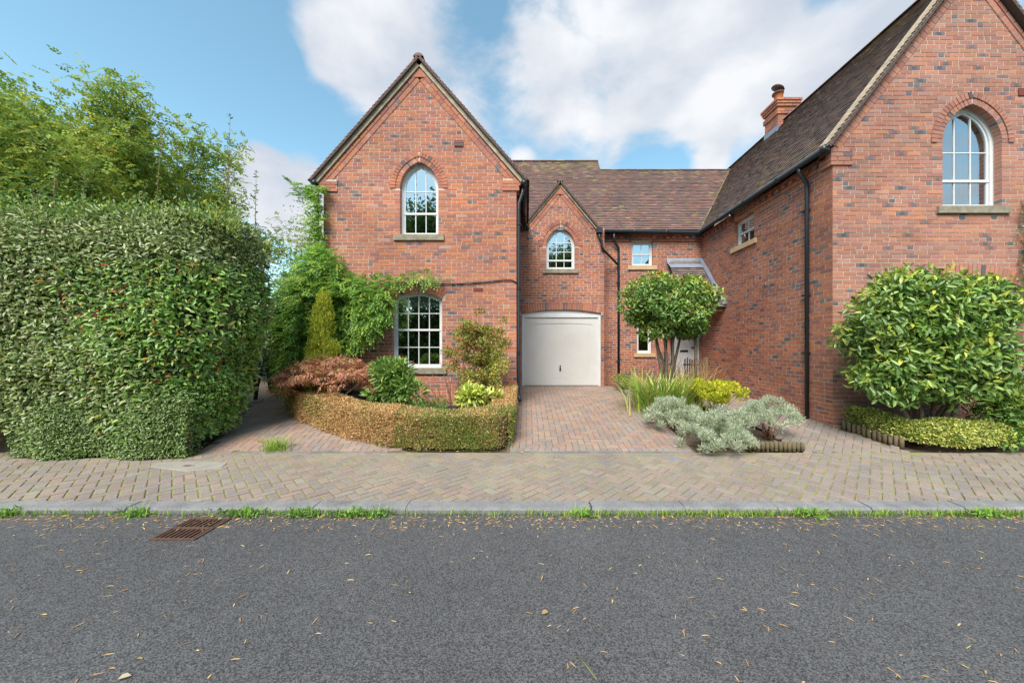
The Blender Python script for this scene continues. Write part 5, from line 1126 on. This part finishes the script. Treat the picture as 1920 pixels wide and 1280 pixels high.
# ------------------------------------------------------------------ street details
GR = thing('drain_grate', 'rusty iron road gully grate beside kerb', 'drain', (-3.0, 3.14, 0)); x0, x1, y0, y1 = -3.18, -2.80, 2.96, 3.34
m = MB()
for a in ((x0, x1, y0, y0 + .025), (x0, x1, y1 - .025, y1), (x0, x0 + .022, y0 + .026, y1 - .026), (x1 - .022, x1, y0 + .026, y1 - .026), (x0 + .023, x1 - .023, 3.14, 3.165)): box(m, *a, -.02, .012)
m.build('frame', 'iron', GR); m = MB(); box(m, x0, x1, y0, y1, -.4, -.004); m.f.pop(1); m.c.pop(); m.build('pit', 'dark', GR)
for i in range(8): xx = x0 + .045 + i * .0415; m = MB(); box(m, xx - .008, xx + .008, y0 + .026, 3.139, -.02, .010); box(m, xx - .008, xx + .008, 3.166, y1 - .026, -.02, .010); m.build('bar', 'iron', GR)
WEED = [(-3.78, .16, 'broad-leaved green weed in the gutter a step beyond drain grate'), (-2.72, .26, 'leafy green weed sprouting at corner of the drain grate'), (-2.15, .2, 0), (-1.72, .22, 0), (-1.45, .16, 0), (.55, .12, 'small green weed in gutter opposite driveway'), (2.7, .18, 'bushy green weed in gutter opposite the silver shrubs'), (4.4, .15, 'green weed in gutter opposite the entrance path'), (-5.0, .1, 'small green weed in gutter opposite the tall hedge')]
for i, (x, s, lab) in enumerate(WEED):
    t = thing('weed', lab or 'green weed in gutter between drain grate and driveway', 'weed', (x, 3.38, 0), 'weeds along the kerb'); n = int(90 * s / .2)
    P = np.stack([x + RNG.normal(0, s * .45, n), 3.38 + RNG.normal(0, .025, n), .005 + RNG.random(n) * .05], 1); leaves(t, P, rdir(n) + np.array([0, -.2, .5]), rdir(n) + np.array([0, 0, .8]), .045 * RNG.uniform(.6, 1.4, n), .02, pick([(.12, .24, .045), (.15, .27, .05), (.09, .17, .04)], n), 'leaf_matt'); n = 24
    blades(t, np.stack([x + RNG.normal(0, s * .4, n), 3.38 + RNG.normal(0, .02, n), np.zeros(n)], 1), RNG.uniform(0, 6.28, n), RNG.uniform(.05, .16, n), RNG.uniform(.2, .8, n), np.full(n, .006), pick([(.15, .27, .05), (.20, .30, .06)], n))
n = 2600; x = np.concatenate([RNG.uniform(-8, 9, 1000), RNG.normal(1.9, 1.1, 700), RNG.normal(5.2, 1.0, 900)]); P = np.stack([x, 3.40 + RNG.normal(0, .018, n), np.full(n, .0)], 1)
gf = blades(None, P, RNG.uniform(0, 6.28, n), RNG.uniform(.03, .09, n), RNG.uniform(.2, .9, n), np.full(n, .007), pick([(.14, .24, .04), (.19, .27, .045), (.11, .18, .04)], n), name='kerb_grass'); tag(gf, 'fringe of moss and grass along the gutter line', 'grass')
GT = thing('grass_tuft', 'tuft of long grass on gravel corner beside tall hedge', 'grass', (-3.72, 5.25, .08)); n = 160
P = np.stack([-3.75 + RNG.normal(0, .10, n), 5.28 + RNG.normal(0, .07, n), np.full(n, .07)], 1); blades(GT, P, RNG.uniform(0, 6.28, n), RNG.uniform(.1, .3, n), RNG.uniform(.2, .9, n), np.full(n, .008), pick([(.17, .28, .05), (.22, .32, .06), (.13, .22, .04)], n))
n = 700; gx, gy = RNG.uniform(-4.8, -3.85, n), RNG.uniform(5.16, 5.6, n); gm = MB()
for a, b_ in zip(gx, gy):
    s = RNG.uniform(.008, .018); v = rdir(6) * s; g = gz(b_) - .03 + .012
    gm.add([(a - s, b_, g), (a, b_ - s * .8, g), (a + s, b_, g), (a, b_ + s * .8, g), (a + s * .2, b_, g + s)], [(0, 1, 4), (1, 2, 4), (2, 3, 4), (3, 0, 4)], tuple(pick([(.36, .34, .32), (.25, .22, .2), (.45, .42, .38), (.3, .2, .15)], 1)[0]))
tag(stuff(gm.build('gravel', 'gravel')), 'small patch of gravel at foot of tall hedge', 'gravel')
m = MB(); m.add([(-4.25, 5.55, .08), (-3.72, 5.33, .06), (-3.70, 5.36, .06), (-4.23, 5.58, .08), (-4.25, 5.55, .17), (-3.72, 5.33, .13), (-3.70, 5.36, .13), (-4.23, 5.58, .17)], BF); tag(m.build('timber_edging', 'wood'), 'short dark timber board edging the gravel corner', 'edging')
# litter: needles and fallen leaves
n = 1500; y = np.concatenate([RNG.uniform(1.2, 3.3, 380), 3.38 - RNG.random(1120) ** 1.8 * .25]); x = RNG.uniform(-1, 1, n) * (y * 1.6 + .3); P = np.stack([x, y, np.full(n, .004)], 1); a = RNG.uniform(0, 6.28, n); D = np.stack([np.cos(a), np.sin(a), np.zeros(n)], 1)
lit = link('leaf_litter', leafmesh('leaf_litter', P, D, np.tile([[0, 0, 1.]], (n, 1)), .042 * RNG.uniform(.5, 1.5, n), .005 * RNG.uniform(.6, 2.2, n), pick([(.36, .23, .12), (.42, .28, .15), (.28, .17, .09), (.46, .33, .18)], n), .3, .0), 'leaf_matt'); tag(stuff(lit), 'scattered brown needles and leaf litter on the road', 'leaf litter')
n = 240; y = np.concatenate([RNG.uniform(4.6, 5.2, 60), RNG.uniform(5.15, 5.35, 100), RNG.uniform(3.3, 3.4, 80)]); x = RNG.uniform(-5.5, 7.5, n); P = np.stack([x, y, np.interp(y, [q[0] for q in GP], [q[1] for q in GP]) + .006], 1); P[160:, 2] = .005; a = RNG.uniform(0, 6.28, n); D = np.stack([np.cos(a), np.sin(a), np.full(n, .1)], 1)
lit = link('leaf_litter', leafmesh('leaf_litter', P, D, np.tile([[0, 0, 1.]], (n, 1)) + rdir(n) * .3, .035 * RNG.uniform(.5, 1.5, n), .02, pick([(.38, .22, .10), (.45, .30, .13), (.28, .16, .08)], n), .2, .1), 'leaf_matt'); tag(stuff(lit), 'dead brown leaves gathered along the pavement edges', 'leaf litter')
for lab, x, y, l, w_, c in (('pale curled dead leaf lying alone on the tarmac', .09, 2.14, .045, .03, (.50, .33, .16)), ('pale fallen leaf at near edge of the road', -2.0, 1.72, .05, .028, (.62, .52, .34)), ('yellow fallen leaf on pavement before log edging', 5.15, 4.78, .06, .04, (.55, .40, .12))):
    o = link('fallen_leaf', leafmesh('fallen_leaf', np.array([[x, y, gz(y) + .008]]), np.array([[.9, .35, .1]]), np.array([[0, -.3, 1.]]), l, w_, np.array([c]), .35, .1), 'leaf_matt'); tag(o, lab, 'leaf')
o = tubep('grass_stalk', MT['leaf_matt'], None, [(.27, 1.85, .006), (.31, 1.78, .008), (.34, 1.72, .006)], .003, 5); 
me = o.data; me.attributes['tint'].data.foreach_set('color', np.tile([.3, .34, .12, 1], len(me.polygons)).astype(np.float32)); tag(o, 'thin green stalk lying on the tarmac', 'stalk')
